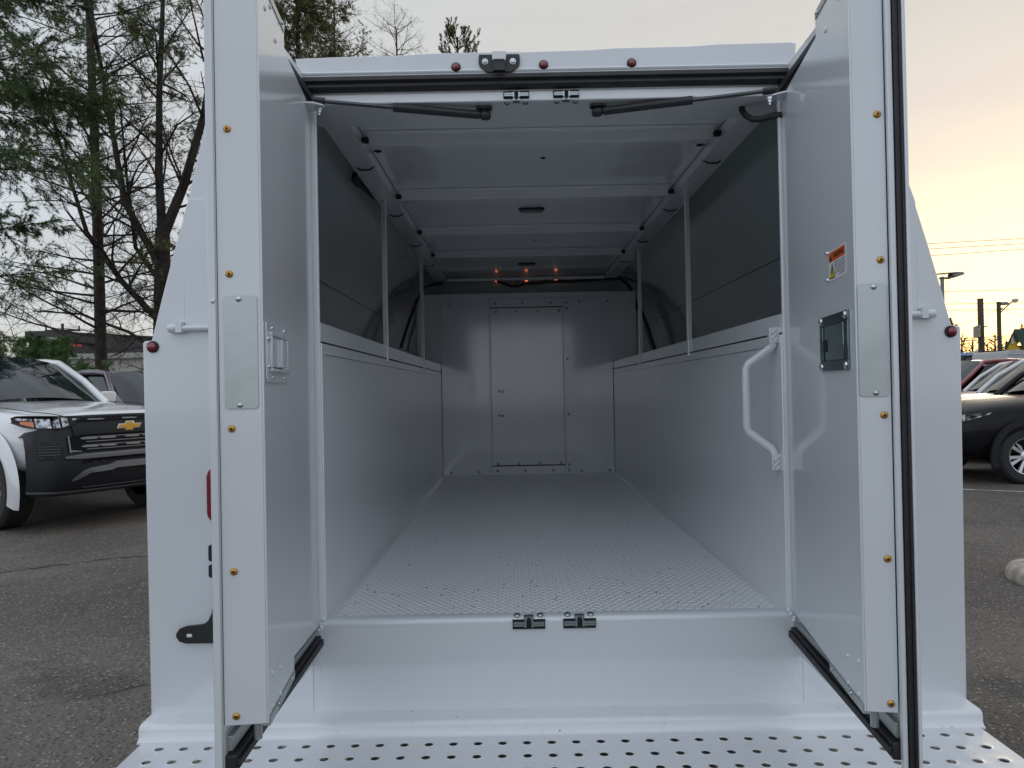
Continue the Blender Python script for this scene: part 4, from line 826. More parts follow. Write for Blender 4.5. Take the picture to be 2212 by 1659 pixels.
farbox('parked_pickup', 'black pickup truck parked in front of the blue-roofed shop', 'pickup truck', 2040, 2142, 768, 800, 33, BLK)
farbox('parked_pickup', 'dark pickup truck with white roof stripe beyond the red car', 'pickup truck', 1985, 2105, 786, 830, 24, mat('dark_navy_paint', (.02, .022, .03), .3, coat=1))
farbox('parked_van', 'light grey van roof showing above the red car', 'van', 2176, 2330, 757, 815, 26, mat('light_grey_paint', (.36, .37, .38), .4, coat=.5), 2.0, None, 'van')
# blue roofed building
BLUE = mat('blue_metal_roof', (.16, .30, .52), .4, .2); WALLW = mat('pale_wall', (.55, .52, .50), .8, var=.15, vscale=2); BRICKR = mat('dark_fascia', (.12, .13, .17), .7)
D1 = 75
p0 = at(2040, 758, 1, CAMPOS.y+D1); p1 = at(2185, 756, 1, CAMPOS.y+D1); zr = p1.z; ze = zat(2150, 771, D1)
t = thing('shop_building', 'low shop with bright blue metal roof across the road', 'building', (p0.x, p0.y, 0)); LN = p1.x-p0.x
m = MB(); m.box(0, LN, 1.5, 14, 0, ze); m.build('wall', WALLW, t)
m = MB(); m.prism([(0, ze-.05), (0, ze+.05), (5, zr), (15, ze+.1), (15, ze-.05)], -1, LN+1, lambda y, z, x: (x, y, z))
for k in range(int(LN/.5)): m.hexa([(k*.5, -.02, ze+.06), (k*.5+.06, -.02, ze+.06), (k*.5+.06, 5, zr+.01), (k*.5, 5, zr+.01), (k*.5, -.02, ze+.12), (k*.5+.06, -.02, ze+.12), (k*.5+.06, 5, zr+.07), (k*.5, 5, zr+.07)])
m.build('roof', BLUE, t)
sgn = MB(); a = at(2130, 775, 1, CAMPOS.y+D1-.3).x-p0.x; b = at(2175, 775, 1, CAMPOS.y+D1-.3).x-p0.x; sgn.box(a, b, .9, 1.1, ze-1.1, ze-.1); so = sgn.build('shop_sign', mat('lilac_sign_board', (.5, .45, .55), .6), t)
text_mesh('Check Inn', .95, lambda u, v: (p0.x+(a+b)/2-1.0+u, p0.y+.88, ze-.62+v), mat('red_letter', (.35, .04, .08), .6), 'sign_lettering', None).name = 'sign_lettering'
sl_ = bpy.data.objects['sign_lettering']; sl_.parent = so; sl_.matrix_parent_inverse = Matrix.Translation(-Vector(t.location))
m = MB(); m.box(0, LN, 1.3, 1.45, .6, ze-1.2); m.build('shop_window', GLASS, t)
# small pale letter-board sign on a post in front of it
D2 = 60
a = at(2103, 756, 1, CAMPOS.y+D2); b = at(2131, 756, 1, CAMPOS.y+D2); zlo = zat(2115, 770, D2); zhi = zat(2120, 754.5, D2)
t = thing('letter_board_sign', 'small pale letter board sign in front of the blue roof', 'sign', (a.x, a.y, 0)); w_ = b.x-a.x
m = MB(); m.prism([(0, zlo-1), (w_, zlo-1), (w_, zhi-.15), (w_*.8, zhi), (w_*.5, zhi), (w_*.38, zhi-.1), (0, zhi-.25)], 0, .5, lambda p, q_, y: (p, y, q_)); m.build('board', mat('sign_grey', (.42, .41, .40), .6), t, .03)
m = MB(); m.box(.05, w_*.38, -.02, -.004, zlo-.8, zhi-.35); bb = m.build('letter_panel', STICK, t)
m = MB(); r_ = random.Random(2)
for zc, gap in ((zhi-.6, 0), (zhi-1.05, 0)):
    for k in range(4): m.box(.12+k*w_*.078, .12+k*w_*.078+w_*.055, -.03, -.02, zc-.13, zc+.13)
m.build('board_letters', INK, bb)
m = MB(); m.box(w_*.3, w_*.36, .1, .3, 0, zlo-1); m.box(w_*.7, w_*.76, .1, .3, 0, zlo-1); m.build('post', SATIN, t)
# yellow house with green roof
D3 = 48
t = thing('yellow_house', 'small yellow clapboard house with dark green shingle roof', 'house'); a = at(2174, 762, 1, CAMPOS.y+D3); t.location = (a.x, a.y, 0)
YW = mat('yellow_clapboard', (.62, .42, .035), .7, var=.1, vscale=3); GR = mat('green_shingles', (.035, .075, .06), .85, var=.4, vscale=6); WT_ = mat('white_house_trim', (.62, .62, .58), .6)
xg = at(2199, 745, 1, CAMPOS.y+D3).x-a.x; za = zat(2186, 716, D3); ze = zat(2199, 746, D3)
m = MB(); m.add([(0, 0, 0), (xg, 0, 0), (xg, 0, ze), (xg*.48, 0, za-.2), (0, 0, ze)], [(0, 1, 2, 3, 4)]); m.add([(xg, 0, 0), (xg+6, 1.5, 0), (xg+6, 1.5, ze), (xg, 0, ze)], [(0, 1, 2, 3)]); m.add([(0, 0, 0), (0, 0, ze), (5, 7, ze), (5, 7, 0)], [(0, 1, 2, 3)])
for k in range(int(ze/.22)): m.box(-.01, xg+.01, -.03, 0, k*.22, k*.22+.03)
m.build('wall', YW, t, smooth=0)
m = MB(); o_ = .25
m.hexa([(xg+.15, -o_, ze-.25), (xg+7, 1.5-o_, ze-.25), (xg*.48+7, 1.7, za), (xg*.48, -o_, za), (xg+.2, -o_, ze-.12), (xg+7, 1.5-o_, ze-.12), (xg*.48+7, 1.7, za+.15), (xg*.48, -o_, za+.15)])
m.hexa([(-.3, -o_, ze-.45), (xg*.48, -o_, za-.02), (xg*.48+4, 4, za-.02), (4, 6, ze-.45), (-.3, -o_, ze-.32), (xg*.48, -o_, za+.13), (xg*.48+4, 4, za+.13), (4, 6, ze-.32)]); m.build('roof', GR, t)
m = MB(); m.box(xg-.12, xg+.02, -.05, 0, 0, ze-.2); m.box(xg*.40, xg*.58, -.06, -.01, ze+.1, ze+.75); m.build('trim', WT_, t)
# poles, street lamps, billboard, wires
WOOD = mat('weathered_pole_wood', (.085, .07, .055), .85, var=.3, vscale=4); GREYM = mat('grey_lamp_metal', (.22, .22, .21), .45, .6)
D4 = 55
def pole(px, pyt, depth, r, label, name='utility_pole', cat='utility pole', lean=0):
    a = at(px, pyt, 1, CAMPOS.y+depth); t = thing(name, label, cat, (a.x, a.y, 0)); MB().tube([(lean, 0, 0), (0, 0, a.z)], [r*1.15, r], 12).build('pole', WOOD, t); return t, a
t1, A1 = pole(2117.5, 645, 52, .20, 'thick wooden utility pole standing behind the small billboard'); MB().box(-.45, .45, -.05, .05, A1.z-2.1, A1.z-2.02).build('crossarm', WOOD, t1)
t2, A2 = pole(2157, 652, D4, .15, 'slim utility pole carrying two street lights on the right'); 
m = MB(); Q = lambda px, py, d=D4: at(px, py, 1, CAMPOS.y+d)-Vector((A2.x, A2.y, 0))
m.tube([Q(2158, 679), Q(2166, 670), Q(2187, 651), Q(2190, 650)], .05, 6); m.tube([Q(2158, 668), Q(2166, 666)], .05, 6); m.build('lamp_arm', GREYM, t2)
for cpx, cpy, rr2 in ((2169, 657, .26), (2193, 650, .2)):
    c_ = Q(cpx, cpy); m = MB(); m.lathe([(.05, -.1), (rr2*.8, -.06), (rr2, .05), (rr2*.8, .16), (.06, .2)], c_, (0, 0, 1), 16); m.v = [(c_.x+(v[0]-c_.x)*1.35, v[1], v[2]) for v in m.v]; m.build('lamp_head', mat('lamp_glass', (.42, .47, .46), .3), t2)
MB().box(-.9, .9, -.3, .3, Q(2157, 757).z-.4, Q(2157, 757).z).build('transformer_box', TRIM, t2)
t3, A3 = pole(2035, 598, 20, .05, 'solar street light with flat panel head beside the truck body', 'street_light', 'street light')
bpy.data.objects[t3.children[0].name].data.materials[0] = GREYM
Q3 = lambda px, py: at(px, py, 1, CAMPOS.y+20)-Vector((A3.x, A3.y, 0))
m = MB(); a, b = Q3(2019, 593), Q3(2060, 590); m.hexa([(a.x, -.25, a.z-.03), (b.x, -.25, b.z-.03), (b.x-.06, .25, b.z+.0), (a.x-.06, .25, a.z+.0), (a.x, -.25, a.z), (b.x, -.25, b.z), (b.x-.06, .25, b.z+.03), (a.x-.06, .25, a.z+.03)]); m.build('solar_panel', mat('pv', (.10, .10, .11), .3, .3), t3)
a, b, c_ = Q3(2050, 596), Q3(2081, 591), Q3(2076, 595); m = MB(); m.prism([(a.x, a.z-.01), (a.x+.15, a.z-.05), (c_.x, c_.z), (b.x, b.z), (b.x-.08, b.z+.04), (a.x+.05, a.z+.09)], -.1, .1, lambda p, q_, y: (p, y, q_)); m.build('lamp_head', GREYM, t3, .01)
a, b = Q3(2030, 603), Q3(2053, 599); m = MB(); m.box(a.x, b.x, -.06, .06, a.z, b.z); m.build('bracket', GREYM, t3, .01)
t = thing('billboard_sign', 'square two-faced green and tan sign hung on the thick utility pole', 'sign'); a = at(2117, 713, 1, CAMPOS.y+51.5); t.location = (a.x, a.y, 0)
Q4 = lambda px, py: at(px, py, 1, CAMPOS.y+51.5)-Vector((a.x, a.y, 0))
P = [Q4(2103, 730), Q4(2118, 727), Q4(2118, 701), Q4(2103, 704.5)]; E_ = [Q4(2130, 726), Q4(2130, 700)]
for p in (P[0], P[3]): p.y = -.5
for p in E_: p.y = .9
bk_ = [Vector((P[0].x+.55, .9, P[0].z+.1)), Vector((P[3].x+.55, .9, P[3].z))]
m = MB(); m.add([P[0], P[1], P[2], P[3], E_[0], E_[1], bk_[0], bk_[1]], [(0, 1, 2, 3), (1, 4, 5, 2), (4, 6, 7, 5), (6, 0, 3, 7), (3, 2, 5, 7), (0, 6, 4, 1)]); m.build('sign_box', mat('sign_side_grey', (.13, .14, .14), .5), t, smooth=0)
def Lp(u, v, off=-.015): p = P[0].lerp(P[1], u).lerp(P[3].lerp(P[2], u), v); return (p.x-.01, p.y+off-.02, p.z)
cols_ = [(.0, .28, (.42, .33, .12)), (.28, .45, (.40, .24, .14)), (.45, .52, (.10, .22, .06)), (.52, .78, (.36, .30, .24)), (.78, 1., (.05, .18, .10))]
m = MB()
for i, (v0_, v1_, c__) in enumerate(cols_): m.mi(i).add([Lp(.04, v0_+.01), Lp(.96, v0_+.01), Lp(.96, v1_), Lp(.04, v1_)], [(0, 1, 2, 3)])
m.mi(5)
for k in range(5): m.add([Lp(.2+k*.13, .85, -.03), Lp(.29+k*.13, .85, -.03), Lp(.29+k*.13, .92, -.03), Lp(.2+k*.13, .92, -.03)], [(0, 1, 2, 3)])
m.build('sign_face', [mat('sf%d' % i, c__, .6) for i, (_, _, c__) in enumerate(cols_)]+[STICK], t, smooth=0)
def cable(label, P0, P1, sag=.4, r=.016):
    m = MB(); P0 = Vector(P0); P1 = Vector(P1); pts = [P0.lerp(P1, k/24)-Vector((0, 0, sag*4*(k/24)*(1-k/24))) for k in range(25)]; o = m.tube(pts, r, 5).build('overhead_cable', RUBBER, smooth=0); tag(o, label, 'cable', 'overhead cables behind the truck')
for i, (y0, y1, d, lb_) in enumerate(((523, 514, 60, 'topmost of the three high overhead cables'), (534.5, 525, 60, 'middle one of the three high overhead cables'), (549, 537, 60, 'lowest of the three high overhead cables'), (628, 624.5, 56, 'lone overhead cable just above the utility pole top'), (655, 652, 54.5, 'overhead cable crossing the slim pole near its top'), (669, 666.5, 54.5, 'overhead cable crossing below the street light arm'), (731, 723, 50, 'low overhead cable passing the foot of the billboard'), (736.5, 728.5, 50, 'lowest overhead cable just above the blue roof'))):
    a, b = at(2030, y0+.8, 1, CAMPOS.y+d), at(2212, y1, 1, CAMPOS.y+d); e = b-a; cable(lb_, a-e*1.5, b+e*1.5, .05, .022)
cable('thin guy cable slanting up to the slim pole', at(2060, 703, 1, CAMPOS.y+54), at(2157, 668, 1, CAMPOS.y+54), .1, .012); cable('thin cable slanting down right from the slim pole', at(2163, 668, 1, CAMPOS.y+54), at(2240, 686, 1, CAMPOS.y+54), .1, .012)
# left: dark building with framed sign, low pale building, far pole
DB = 45
t = thing('dark_building', 'dark grey box building with framed sign panel behind the pine boughs', 'building'); a = at(62, 716, 1, CAMPOS.y+DB); t.location = (a.x, a.y, 0); S = lambda px, py, d=DB: at(px, py, 1, CAMPOS.y+d)-Vector((a.x, a.y, 0))
DG = mat('charcoal_cladding', (.055, .056, .06), .7, var=.15, vscale=1.5); c1_, c2_ = S(130, 716), S(236, 722)
m = MB(); zt = c1_.z; x1, x2 = c1_.x, S(240, 722).x
m.add([(0, 0, 0), (x1, 0, 0), (x2+1.2, 6, 0), (1, 8, 0), (0, 0, zt), (x1, 0, zt), (x2+1.2, 6, zt), (1, 8, zt)], [(0, 1, 5, 4), (1, 2, 6, 5), (2, 3, 7, 6), (3, 0, 4, 7), (4, 5, 6, 7)]); m.box(-.15, x1+.1, -.15, 0, zt-.35, zt+.05); m.build('wall', DG, t, smooth=0)
m = MB(); q0, q1 = S(72, 727), S(126, 765); m.box(q0.x, q1.x, -.10, -.02, q1.z, q0.z); fr_ = m.build('sign_frame', WT_, t)
m = MB(); m.box(q0.x+.12, q1.x-.12, -.14, -.10, q1.z+.1, q0.z-.1); m.build('sign_face', mat('grey_sign_face', (.30, .31, .32), .6), fr_)
m = MB(); r_ = random.Random(5)
for k in range(7): u = q0.x+.35+k*.42; m.box(u, u+.28, -.17, -.14, q1.z+.45, q1.z+.45+r_.uniform(.3, .5))
m.build('sign_letters', mat('faded_red_letter', (.5, .05, .04), .6), fr_)
t = thing('low_building', 'long low pale building with flat roof behind the pine trunk', 'building'); a = at(150, 765, 1, CAMPOS.y+38); t.location = (a.x, a.y, 0); b = at(700, 765, 1, CAMPOS.y+38)
LG = mat('pale_stucco', (.44, .42, .38), .85, var=.1, vscale=1.2)
m = MB(); m.box(0, b.x-a.x, 0, 10, 0, a.z-.28); m.build('wall', LG, t); m = MB(); m.box(-.2, b.x-a.x+.2, -.25, 10.2, a.z-.28, a.z); m.build('roof_edge', mat('pale_roof_edge', (.36, .35, .33), .7), t)
m = MB(); m.box(0, b.x-a.x, -.04, -.005, a.z-1.05, a.z-.99); m.box(4.6, 5.6, 2, 3, a.z, a.z+.3); m.build('wall_rail', TRIM, t)
t4, A4 = pole(135, 699, 90, .18, 'distant utility pole with crossarm above the dark building roof')
m = MB(); m.box(-2.2, 2.2, -.1, .1, A4.z-1.0, A4.z-.75)
for x in (-2.1, 2.1): m.tube([(x, 0, A4.z-.8), (x, 0, A4.z-.3)], .1, 6)
m.build('crossarm', WOOD, t4)

# ================================================================== TREES
BARK = mat('grey_brown_bark', (.062, .050, .040), .9, var=.45, vscale=7, bump=1, bscale=30); BARKD = mat('dark_bark', (.035, .028, .022), .9, var=.4, vscale=6, bump=.8, bscale=30)
def leafmat(name, a, b):
    m = bpy.data.materials.new(name); m.use_nodes = True; t = m.node_tree; p = t.nodes['Principled BSDF']; p.inputs['Roughness'].default_value = .6
    n = nd(t, 'ShaderNodeTexNoise'); t.links.new(nd(t, 'ShaderNodeTexCoord').outputs['Object'], n.inputs[0]); n.inputs['Scale'].default_value = 1.7; n.inputs['Detail'].default_value = 6; n.inputs['Roughness'].default_value = .7
    t.links.new(mixc(t, sstep(t, n.outputs['Fac'], .35, .65), a, b), p.inputs['Base Color']); return m
PINE = leafmat('dark_pine_needles', (.05, .11, .03), (.09, .17, .045)); OLIVE = leafmat('olive_needles', (.09, .105, .03), (.15, .15, .05)); HEM = leafmat('hemlock_needles', (.045, .085, .024), (.095, .145, .045))
def limb(mb, p, d, ln, r, rng, seg=5, droop=0., wig=.18, taper=.35, n=4):
    pts = [p.copy()]; rs = [r]; dirs = [d.copy()]
    for i in range(seg):
        d = (d+Vector((rng.gauss(0, wig), rng.gauss(0, wig), rng.gauss(0, wig)+droop))*(1/seg*2)).normalized(); p = p+d*(ln/seg); pts.append(p.copy()); dirs.append(d.copy()); rs.append(r*(1-(1-taper)*(i+1)/seg))
    mb.tube(pts, rs, n, cap=False); return pts, dirs, rs
def along(pts, dirs, rs, u):
    k = min(int(u*(len(pts)-1)), len(pts)-2); f = u*(len(pts)-1)-k; return pts[k].lerp(pts[k+1], f), dirs[k].lerp(dirs[k+1], f).normalized(), rs[k]+(rs[k+1]-rs[k])*f
def spread(d, ang, rng, flat=1.):
    o = Vector((rng.gauss(0, 1), rng.gauss(0, 1), rng.gauss(0, 1)*flat)); o = (o-d*o.dot(d)).normalized(); return (d*math.cos(ang)+o*math.sin(ang)).normalized()
def grow(mb, p, d, ln, r, lvl, rng, tips, cfg):
    c = cfg[lvl]; pts, dirs, rs = limb(mb, p, d, ln, r, rng, c.get('seg', 4), c.get('droop', 0), c.get('wig', .2), .3, 5 if r > .03 else 3)
    if c.get('tip'): tips += [along(pts, dirs, rs, u)[:2] for u in c['tip']]
    if lvl+1 < len(cfg):
        for _ in range(int(c['n']*rng.uniform(.7, 1.3)+.5)):
            u = rng.uniform(c.get('from', .15), 1); q_, dd, rr = along(pts, dirs, rs, u)
            grow(mb, q_, spread(dd, R(rng.uniform(*c.get('ang', (30, 65)))), rng, c.get('flat', 1)), ln*c.get('len', .45)*rng.uniform(.6, 1.2)*(1.15-.5*u), max(rr*.55, .0035), lvl+1, rng, tips, cfg)
def tuft(mb, p, d, ln, w, n, rng, open_=.75):
    for _ in range(n):
        e = (d+Vector((rng.gauss(0, open_), rng.gauss(0, open_), rng.gauss(0, open_)))).normalized(); s_ = e.orthogonal().normalized(); s_ = (s_*math.cos(1)+e.cross(s_)*math.sin(rng.uniform(0, 6))).normalized()
        l_ = ln*rng.uniform(.6, 1.15); mb.add([p-s_*w*.5, p+s_*w*.5, p+e*l_+Vector((0, 0, -.12*l_))], [(0, 1, 2)])
def tree(name, label, base, build, seed, bark, leaf=None, cat='tree', tf=None):
    rng = random.Random(seed); t = thing(name, label, cat, (base[0], base[1], 0)); tr = MB(); cr = MB(); tips = []
    build(tr, cr, rng, tips); tr.build('trunk', bark, t, smooth=60); cr.build('branches', bark, t, smooth=0)
    if leaf:
        lf = MB(); l_, w_, n_, o_ = tf
        for p, d in tips: tuft(lf, p, d, l_, w_, n_, rng, o_)
        lf.build('crown', leaf, t, smooth=0)
    return t
# straight pine trunk
def b1_(tr, cr, rng, tips):
    H_ = 17.5; pts = [Vector((0, 0, 0)), Vector((-.03, 0, 2)), Vector((-.06, 0, 5)), Vector((-.12, 0, 8)), Vector((-.22, 0, 11.5)), Vector((-.3, 0, H_))]; rs = [.20, .15, .135, .115, .09, .03]
    tr.tube(pts, rs, 14); cfg = [dict(n=9, seg=6, wig=.16, droop=.03, ang=(25, 60), len=.36, **{'from': .2}), dict(n=6, seg=4, wig=.25, droop=-.06, len=.5), dict(n=4, seg=3, wig=.3, droop=-.12, len=.5, tip=None), dict(n=0, seg=2, wig=.3)]
    cfgt = [dict(n=8, seg=6, wig=.14, droop=.05, ang=(25, 60), len=.36, tip=(.8, .9, 1), **{'from': .25}), dict(n=6, seg=4, wig=.25, tip=(.3, .5, .7, .85, 1), len=.5), dict(n=0, seg=3, wig=.3, tip=(.4, .7, 1))]
    z = 2.6
    while z < H_-.3:
        k = min(int(z/H_*5), 4); a = rng.uniform(0, 6.28); zz_ = z/H_; L_ = (3.6-1.9*zz_)*rng.uniform(.7, 1.15); el = R(rng.uniform(-8, 22)+15*zz_)
        d = Vector((math.cos(a)*math.cos(el), math.sin(a)*math.cos(el)*.8, math.sin(el))).normalized(); x = -.03-.27*z/H_
        grow(cr, Vector((x, 0, z)), d, L_, .022+.018*(1-zz_), 0, rng, tips, cfgt if z > 8.6 or rng.random() < .12 else cfg); z += rng.uniform(.12, .27)
x, y = dep(222, 19); tree('pine_tree', 'tall straight pine with thin bare lower branches behind the plum crossover', (x, y), b1_, 11, BARK, PINE, tf=(.13, .013, 9, .6))
# multi-stemmed tree beside the truck body
def b2_(tr, cr, rng, tips):
    fork = Vector((.05, 0, 5.6)); tr.tube([Vector((-.05, 0, 0)), Vector((0, 0, 2.5)), Vector((.02, 0, 4)), fork], [.30, .22, .20, .17], 14)
    stems = [[(.05, 0, 5.4), (-.02, 0, 7), (.02, 0, 9), (.1, .1, 11.5), (.1, 0, 15)], [(.05, 0, 5.4), (.55, .1, 6.7), (1.1, .1, 8.5), (1.5, 0, 10.5), (1.9, 0, 13)], [(.0, 0, 4.6), (-.9, 0, 6.3), (-1.3, .1, 8.5), (-1.7, .1, 11), (-1.9, 0, 14)], [(-.02, 0, 3.2), (-1.1, .2, 4.3), (-2.0, .2, 5.6), (-2.5, .1, 7.5), (-3.0, .1, 9.5)], [(.05, 0, 3.6), (.8, .1, 4.4), (1.5, .1, 5.6), (2.0, 0, 7.5)], [(.02, 0, 2.6), (1.0, -.2, 3.3), (1.8, -.2, 4.6)], [(0, 0, 2.4), (-.9, .1, 3.0), (-2.2, .2, 3.5), (-3.4, .2, 3.6)], [(0, 0, 4.2), (-.8, .3, 5.2), (-1.0, .3, 7), (-1.1, .2, 9)]]
    rads = [.12, .14, .10, .09, .10, .07, .055, .07]
    cfg = [dict(n=9, seg=5, wig=.22, ang=(25, 60), len=.42, **{'from': .1}), dict(n=6, seg=4, wig=.3, len=.48), dict(n=4, seg=3, wig=.3, len=.5), dict(n=0, seg=2, wig=.3)]
    cfgl = [dict(n=8, seg=5, wig=.2, ang=(25, 60), len=.4, tip=(.8, 1)), dict(n=5, seg=4, wig=.3, len=.5, tip=(.5, .8, 1)), dict(n=0, seg=2, wig=.3, tip=(.5, 1))]
    for st, r_ in zip(stems, rads):
        P_ = [Vector(p) for p in st]; n = len(P_); rs = [r_*(1-.75*i/(n-1)) for i in range(n)]; cr.tube(P_, rs, 7, cap=False); dirs = [(P_[min(i+1, n-1)]-P_[max(i-1, 0)]).normalized() for i in range(n)]
        ln = sum((P_[i+1]-P_[i]).length for i in range(n-1))
        for _ in range(int(ln*2.6)):
            u = rng.uniform(.12, 1); q_, dd, rr = along(P_, dirs, rs, u); leafy = (q_.x > .2 and rng.random() < .55) or rng.random() < .10
            grow(cr, q_, spread(dd, R(rng.uniform(30, 75)), rng), rng.uniform(1.0, 2.1), min(rr*.5, .035), 0, rng, tips, cfgl if leafy else cfg[1:])
    for z in [1.8+.16*k for k in range(22)]:
        a = rng.uniform(0, 6.28); grow(cr, Vector((0, 0, z)), Vector((math.cos(a), math.sin(a)*.6, rng.uniform(-.1, .4))).normalized(), rng.uniform(1.2, 2.8), .025, 0, rng, tips, cfg)
x, y = dep(352, 18); tree('spreading_tree', 'big bare forked tree with sparse olive foliage against the truck body edge', (x, y), b2_, 23, BARKD, OLIVE, tf=(.12, .013, 8, .7))
# near conifer reaching in from the left frame edge
def b3_(tr, cr, rng, tips):
    tr.tube([Vector((0, 0, 0)), Vector((0, 0, 6)), Vector((.1, 0, 13))], [.24, .19, .08], 12)
    cfg = [dict(n=16, seg=7, wig=.10, droop=-.10, ang=(35, 60), len=.34, flat=.35, tip=(.5, .6, .7, .8, .9, 1), **{'from': .2}), dict(n=7, seg=4, wig=.18, droop=-.12, len=.5, flat=.5, tip=(.2, .35, .5, .65, .8, .9, 1)), dict(n=0, seg=3, wig=.2, droop=-.2, tip=(.3, .6, .8, 1))]
    z = 1.7
    while z < 12.5:
        k = 1+(0 if z > 5.2 else 0); a = rng.uniform(-1.1, 1.1); L_ = rng.uniform(2.2, 3.4) if z > 5.2 else rng.uniform(1.5, 2.9)
        if z < 2.5: L_ = rng.uniform(1.6, 3.3)
        el = R(rng.uniform(-5, 22)); d = Vector((math.cos(a)*math.cos(el), math.sin(a)*math.cos(el), math.sin(el))).normalized()
        grow(cr, Vector((0, 0, z)), d, L_, .022, 0, rng, tips, cfg); z += rng.uniform(.12, .26) if z > 5.4 else rng.uniform(.30, .55)
x, y = dep(-120, 13.2); tree('conifer_tree', 'dense dark green conifer whose boughs hang in from the left edge above the pickup', (x, y), b3_, 31, BARKD, HEM, tf=(.10, .010, 13, .55))
def b3b(tr, cr, rng, tips):
    tr.tube([Vector((0, 0, 0)), Vector((0, 0, 1.2)), Vector((.05, 0, 2.45))], [.06, .045, .012], 8)
    cfg = [dict(n=7, seg=4, wig=.15, droop=.0, len=.45, tip=(.3, .5, .7, .85, 1)), dict(n=3, seg=3, wig=.2, tip=(.3, .6, 1)), dict(n=0, seg=2, tip=(.5, 1))]
    for k in range(60): a = rng.uniform(0, 6.28); z = rng.uniform(.9, 2.35); grow(cr, Vector((0, 0, z)), Vector((math.cos(a), math.sin(a)*.7, rng.uniform(-.1, .3))).normalized(), (2.8-z)*rng.uniform(.5, .95), .012, 0, rng, tips, cfg)
x, y = dep(112, 13.5); tree('young_pine', 'small young pine with bright green boughs in front of the dark building', (x, y), b3b, 5, BARKD, PINE, tf=(.10, .012, 10, .7))
# olive conifer behind the left door and the cap of the body, twiggy crowns above the roof
def crownup(H_, spreadr, n, lo, needle=True, L_=1.6, cfgx=None):
    def f(tr, cr, rng, tips):
        tr.tube([Vector((0, 0, 0)), Vector((.05, 0, H_*.5)), Vector((0, 0, H_))], [.2, .13, .03], 10)
        cfg = cfgx or [dict(n=8, seg=5, wig=.2, droop=.05, len=.42, tip=(.4, .6, .8, 1)), dict(n=5, seg=4, wig=.25, len=.5, droop=.08, tip=(.3, .5, .75, 1)), dict(n=0, seg=2, tip=(.5, 1))]
        for k in range(n):
            a = rng.uniform(0, 6.28); u = rng.uniform(0, 1); z = lo+(H_-lo)*u; grow(cr, Vector((0, 0, z)), Vector((math.cos(a), math.sin(a)*.7, rng.uniform(-.1, .6))).normalized(), spreadr*(1.15-u*.8)*rng.uniform(.6, 1.1), .02, 0, rng, tips, cfg)
    return f
D5 = 24
x, y = dep(655, D5); zt = zat(655, -130, D5); tree('olive_conifer', 'olive green conifer showing between the left door top and the truck roof', (x, y), crownup(zt, 3.4, 190, zt*.36), 41, BARKD, OLIVE, tf=(.14, .018, 11, .6))
tw = [dict(n=5, seg=4, wig=.22, droop=.12, len=.5), dict(n=4, seg=3, wig=.25, len=.55, droop=.1), dict(n=2, seg=2, wig=.2, len=.5), dict(n=0, seg=2)]
x, y = dep(735, 30); zt = zat(735, 10, 30); tree('bare_tree', 'thin bare twiggy treetop right beside the olive conifer', (x, y), crownup(zt, 3.4, 110, zt*.35, False, cfgx=tw), 42, BARK)
x, y = dep(870, 34); zt = zat(870, 75, 34); tree('bare_tree', 'faint bare twigs poking above the truck roof left of the lamps', (x, y), crownup(zt+.3, 4.2, 120, zt*.4, False, cfgx=tw), 43, BARK)
cu = [dict(n=5, seg=4, wig=.10, droop=.55, len=.5, ang=(15, 35), tip=(.5, .65, .8, .9, 1)), dict(n=3, seg=3, wig=.1, droop=.5, ang=(15, 35), len=.5, tip=(.4, .6, .8, 1)), dict(n=0, seg=2, droop=.4, tip=(.5, 1))]
x, y = dep(1002, 26); zt = zat(1002, 100, 26); tree('evergreen_tree', 'spiky evergreen crown rising above the roof edge near the black bracket', (x, y), crownup(zt+.35, 2.1, 190, zt*.45, True, cfgx=cu), 44, BARKD, OLIVE, tf=(.09, .022, 8, .35))
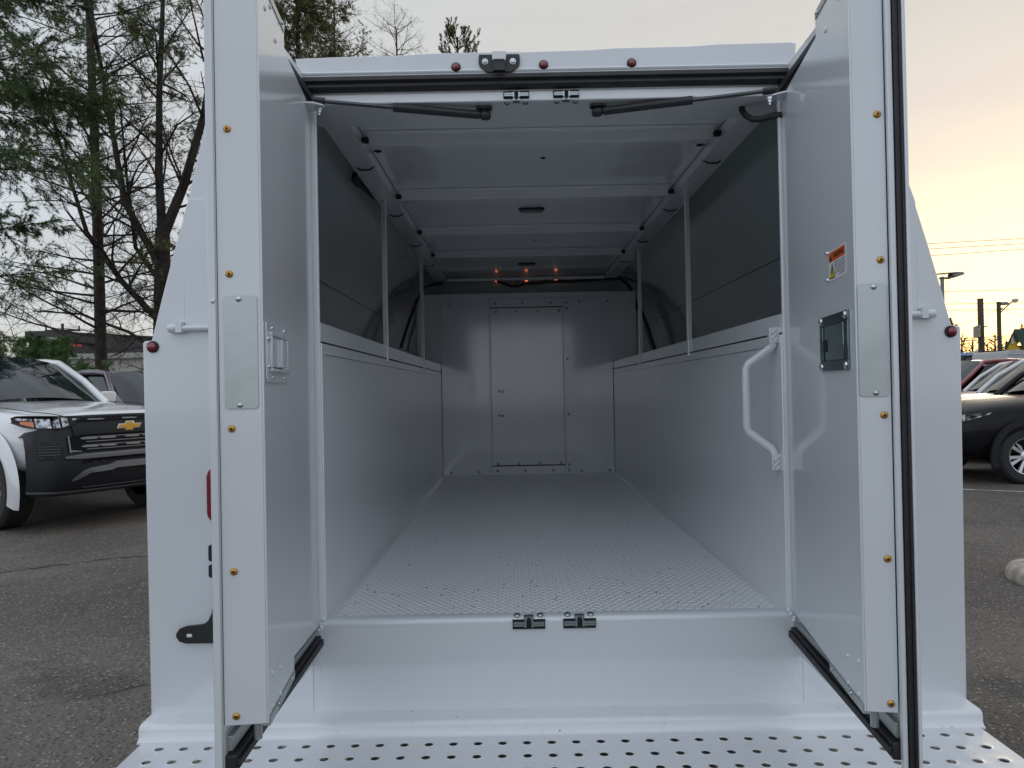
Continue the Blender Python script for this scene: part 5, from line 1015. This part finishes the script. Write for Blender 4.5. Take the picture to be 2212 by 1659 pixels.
# far bare trees and dark evergreens on the right horizon
def far_tree(px, pyt, d, label, seed, leaf=None, spreadr=3.0, tf=(.3, .08, 6, .7)):
    x, y = dep(px, d); zt = zat(px, pyt, d); tw2 = [dict(n=5, seg=4, wig=.25, droop=.12, len=.5), dict(n=4, seg=3, wig=.3, len=.5), dict(n=0, seg=2)] if not leaf else None
    def f(tr, cr, rng, tips):
        tr.tube([Vector((0, 0, 0)), Vector((0, 0, zt*.5)), Vector((0, 0, zt*.95))], [.28, .2, .05], 8)
        cfg = tw2 or [dict(n=6, seg=4, wig=.2, len=.45, tip=(.3, .6, 1)), dict(n=0, seg=3, wig=.2, tip=(.3, .6, 1))]
        for k in range(26): a = rng.uniform(0, 6.28); u = rng.uniform(.25, .95); grow(cr, Vector((0, 0, zt*u)), Vector((math.cos(a), math.sin(a)*.7, rng.uniform(.2, .9) if not leaf else rng.uniform(-.1, .3))).normalized(), spreadr*(1.2-u)*rng.uniform(.7, 1.1)*1.3, .06, 0, rng, tips, cfg)
    tree('bare_tree' if not leaf else 'evergreen_tree', label, (x, y), f, seed, BARK, leaf, tf=tf)
far_tree(2080, 722, 95, 'small bare tree left of the thick pole above the blue roof', 51); far_tree(2103, 728, 92, 'small bare tree touching the thick utility pole', 52); far_tree(2135, 735, 98, 'low bare tree between the two utility poles', 53, spreadr=2.2); far_tree(2152, 716, 96, 'taller bare tree behind the slim utility pole', 54)
far_tree(2176, 728, 70, 'dark round evergreen beside the yellow house gable', 55, HEM, 1.6); far_tree(2222, 700, 80, 'dark evergreen behind the green roof at the right edge', 56, HEM, 3.0)
far_tree(2057, 676, 36, 'small leafy treetop peeking past the truck body shoulder', 57, OLIVE, .55, tf=(.16, .04, 5, .7))

# distant woods along the horizon, one mass
m = MB(); r_ = random.Random(77)
for k in range(900):
    x = r_.uniform(-190, 190); y = 165+r_.uniform(0, 25); h = r_.uniform(3.2, 6.0)
    p = Vector((x, y, 0)); m.tube([p, p+Vector((r_.uniform(-.4, .4), 0, h*.6)), p+Vector((r_.uniform(-1, 1), 0, h))], [.14, .1, .03], 3, cap=False)
    for j in range(9):
        q0 = p+Vector((0, 0, h*r_.uniform(.25, .9))); a = r_.uniform(0, 6.28); m.tube([q0, q0+Vector((math.cos(a)*1.6, 0, r_.uniform(.4, 1.6)))], [.07, .015], 3, cap=False)
tag(m.build('distant_woods', BARK, smooth=0), kind='stuff')
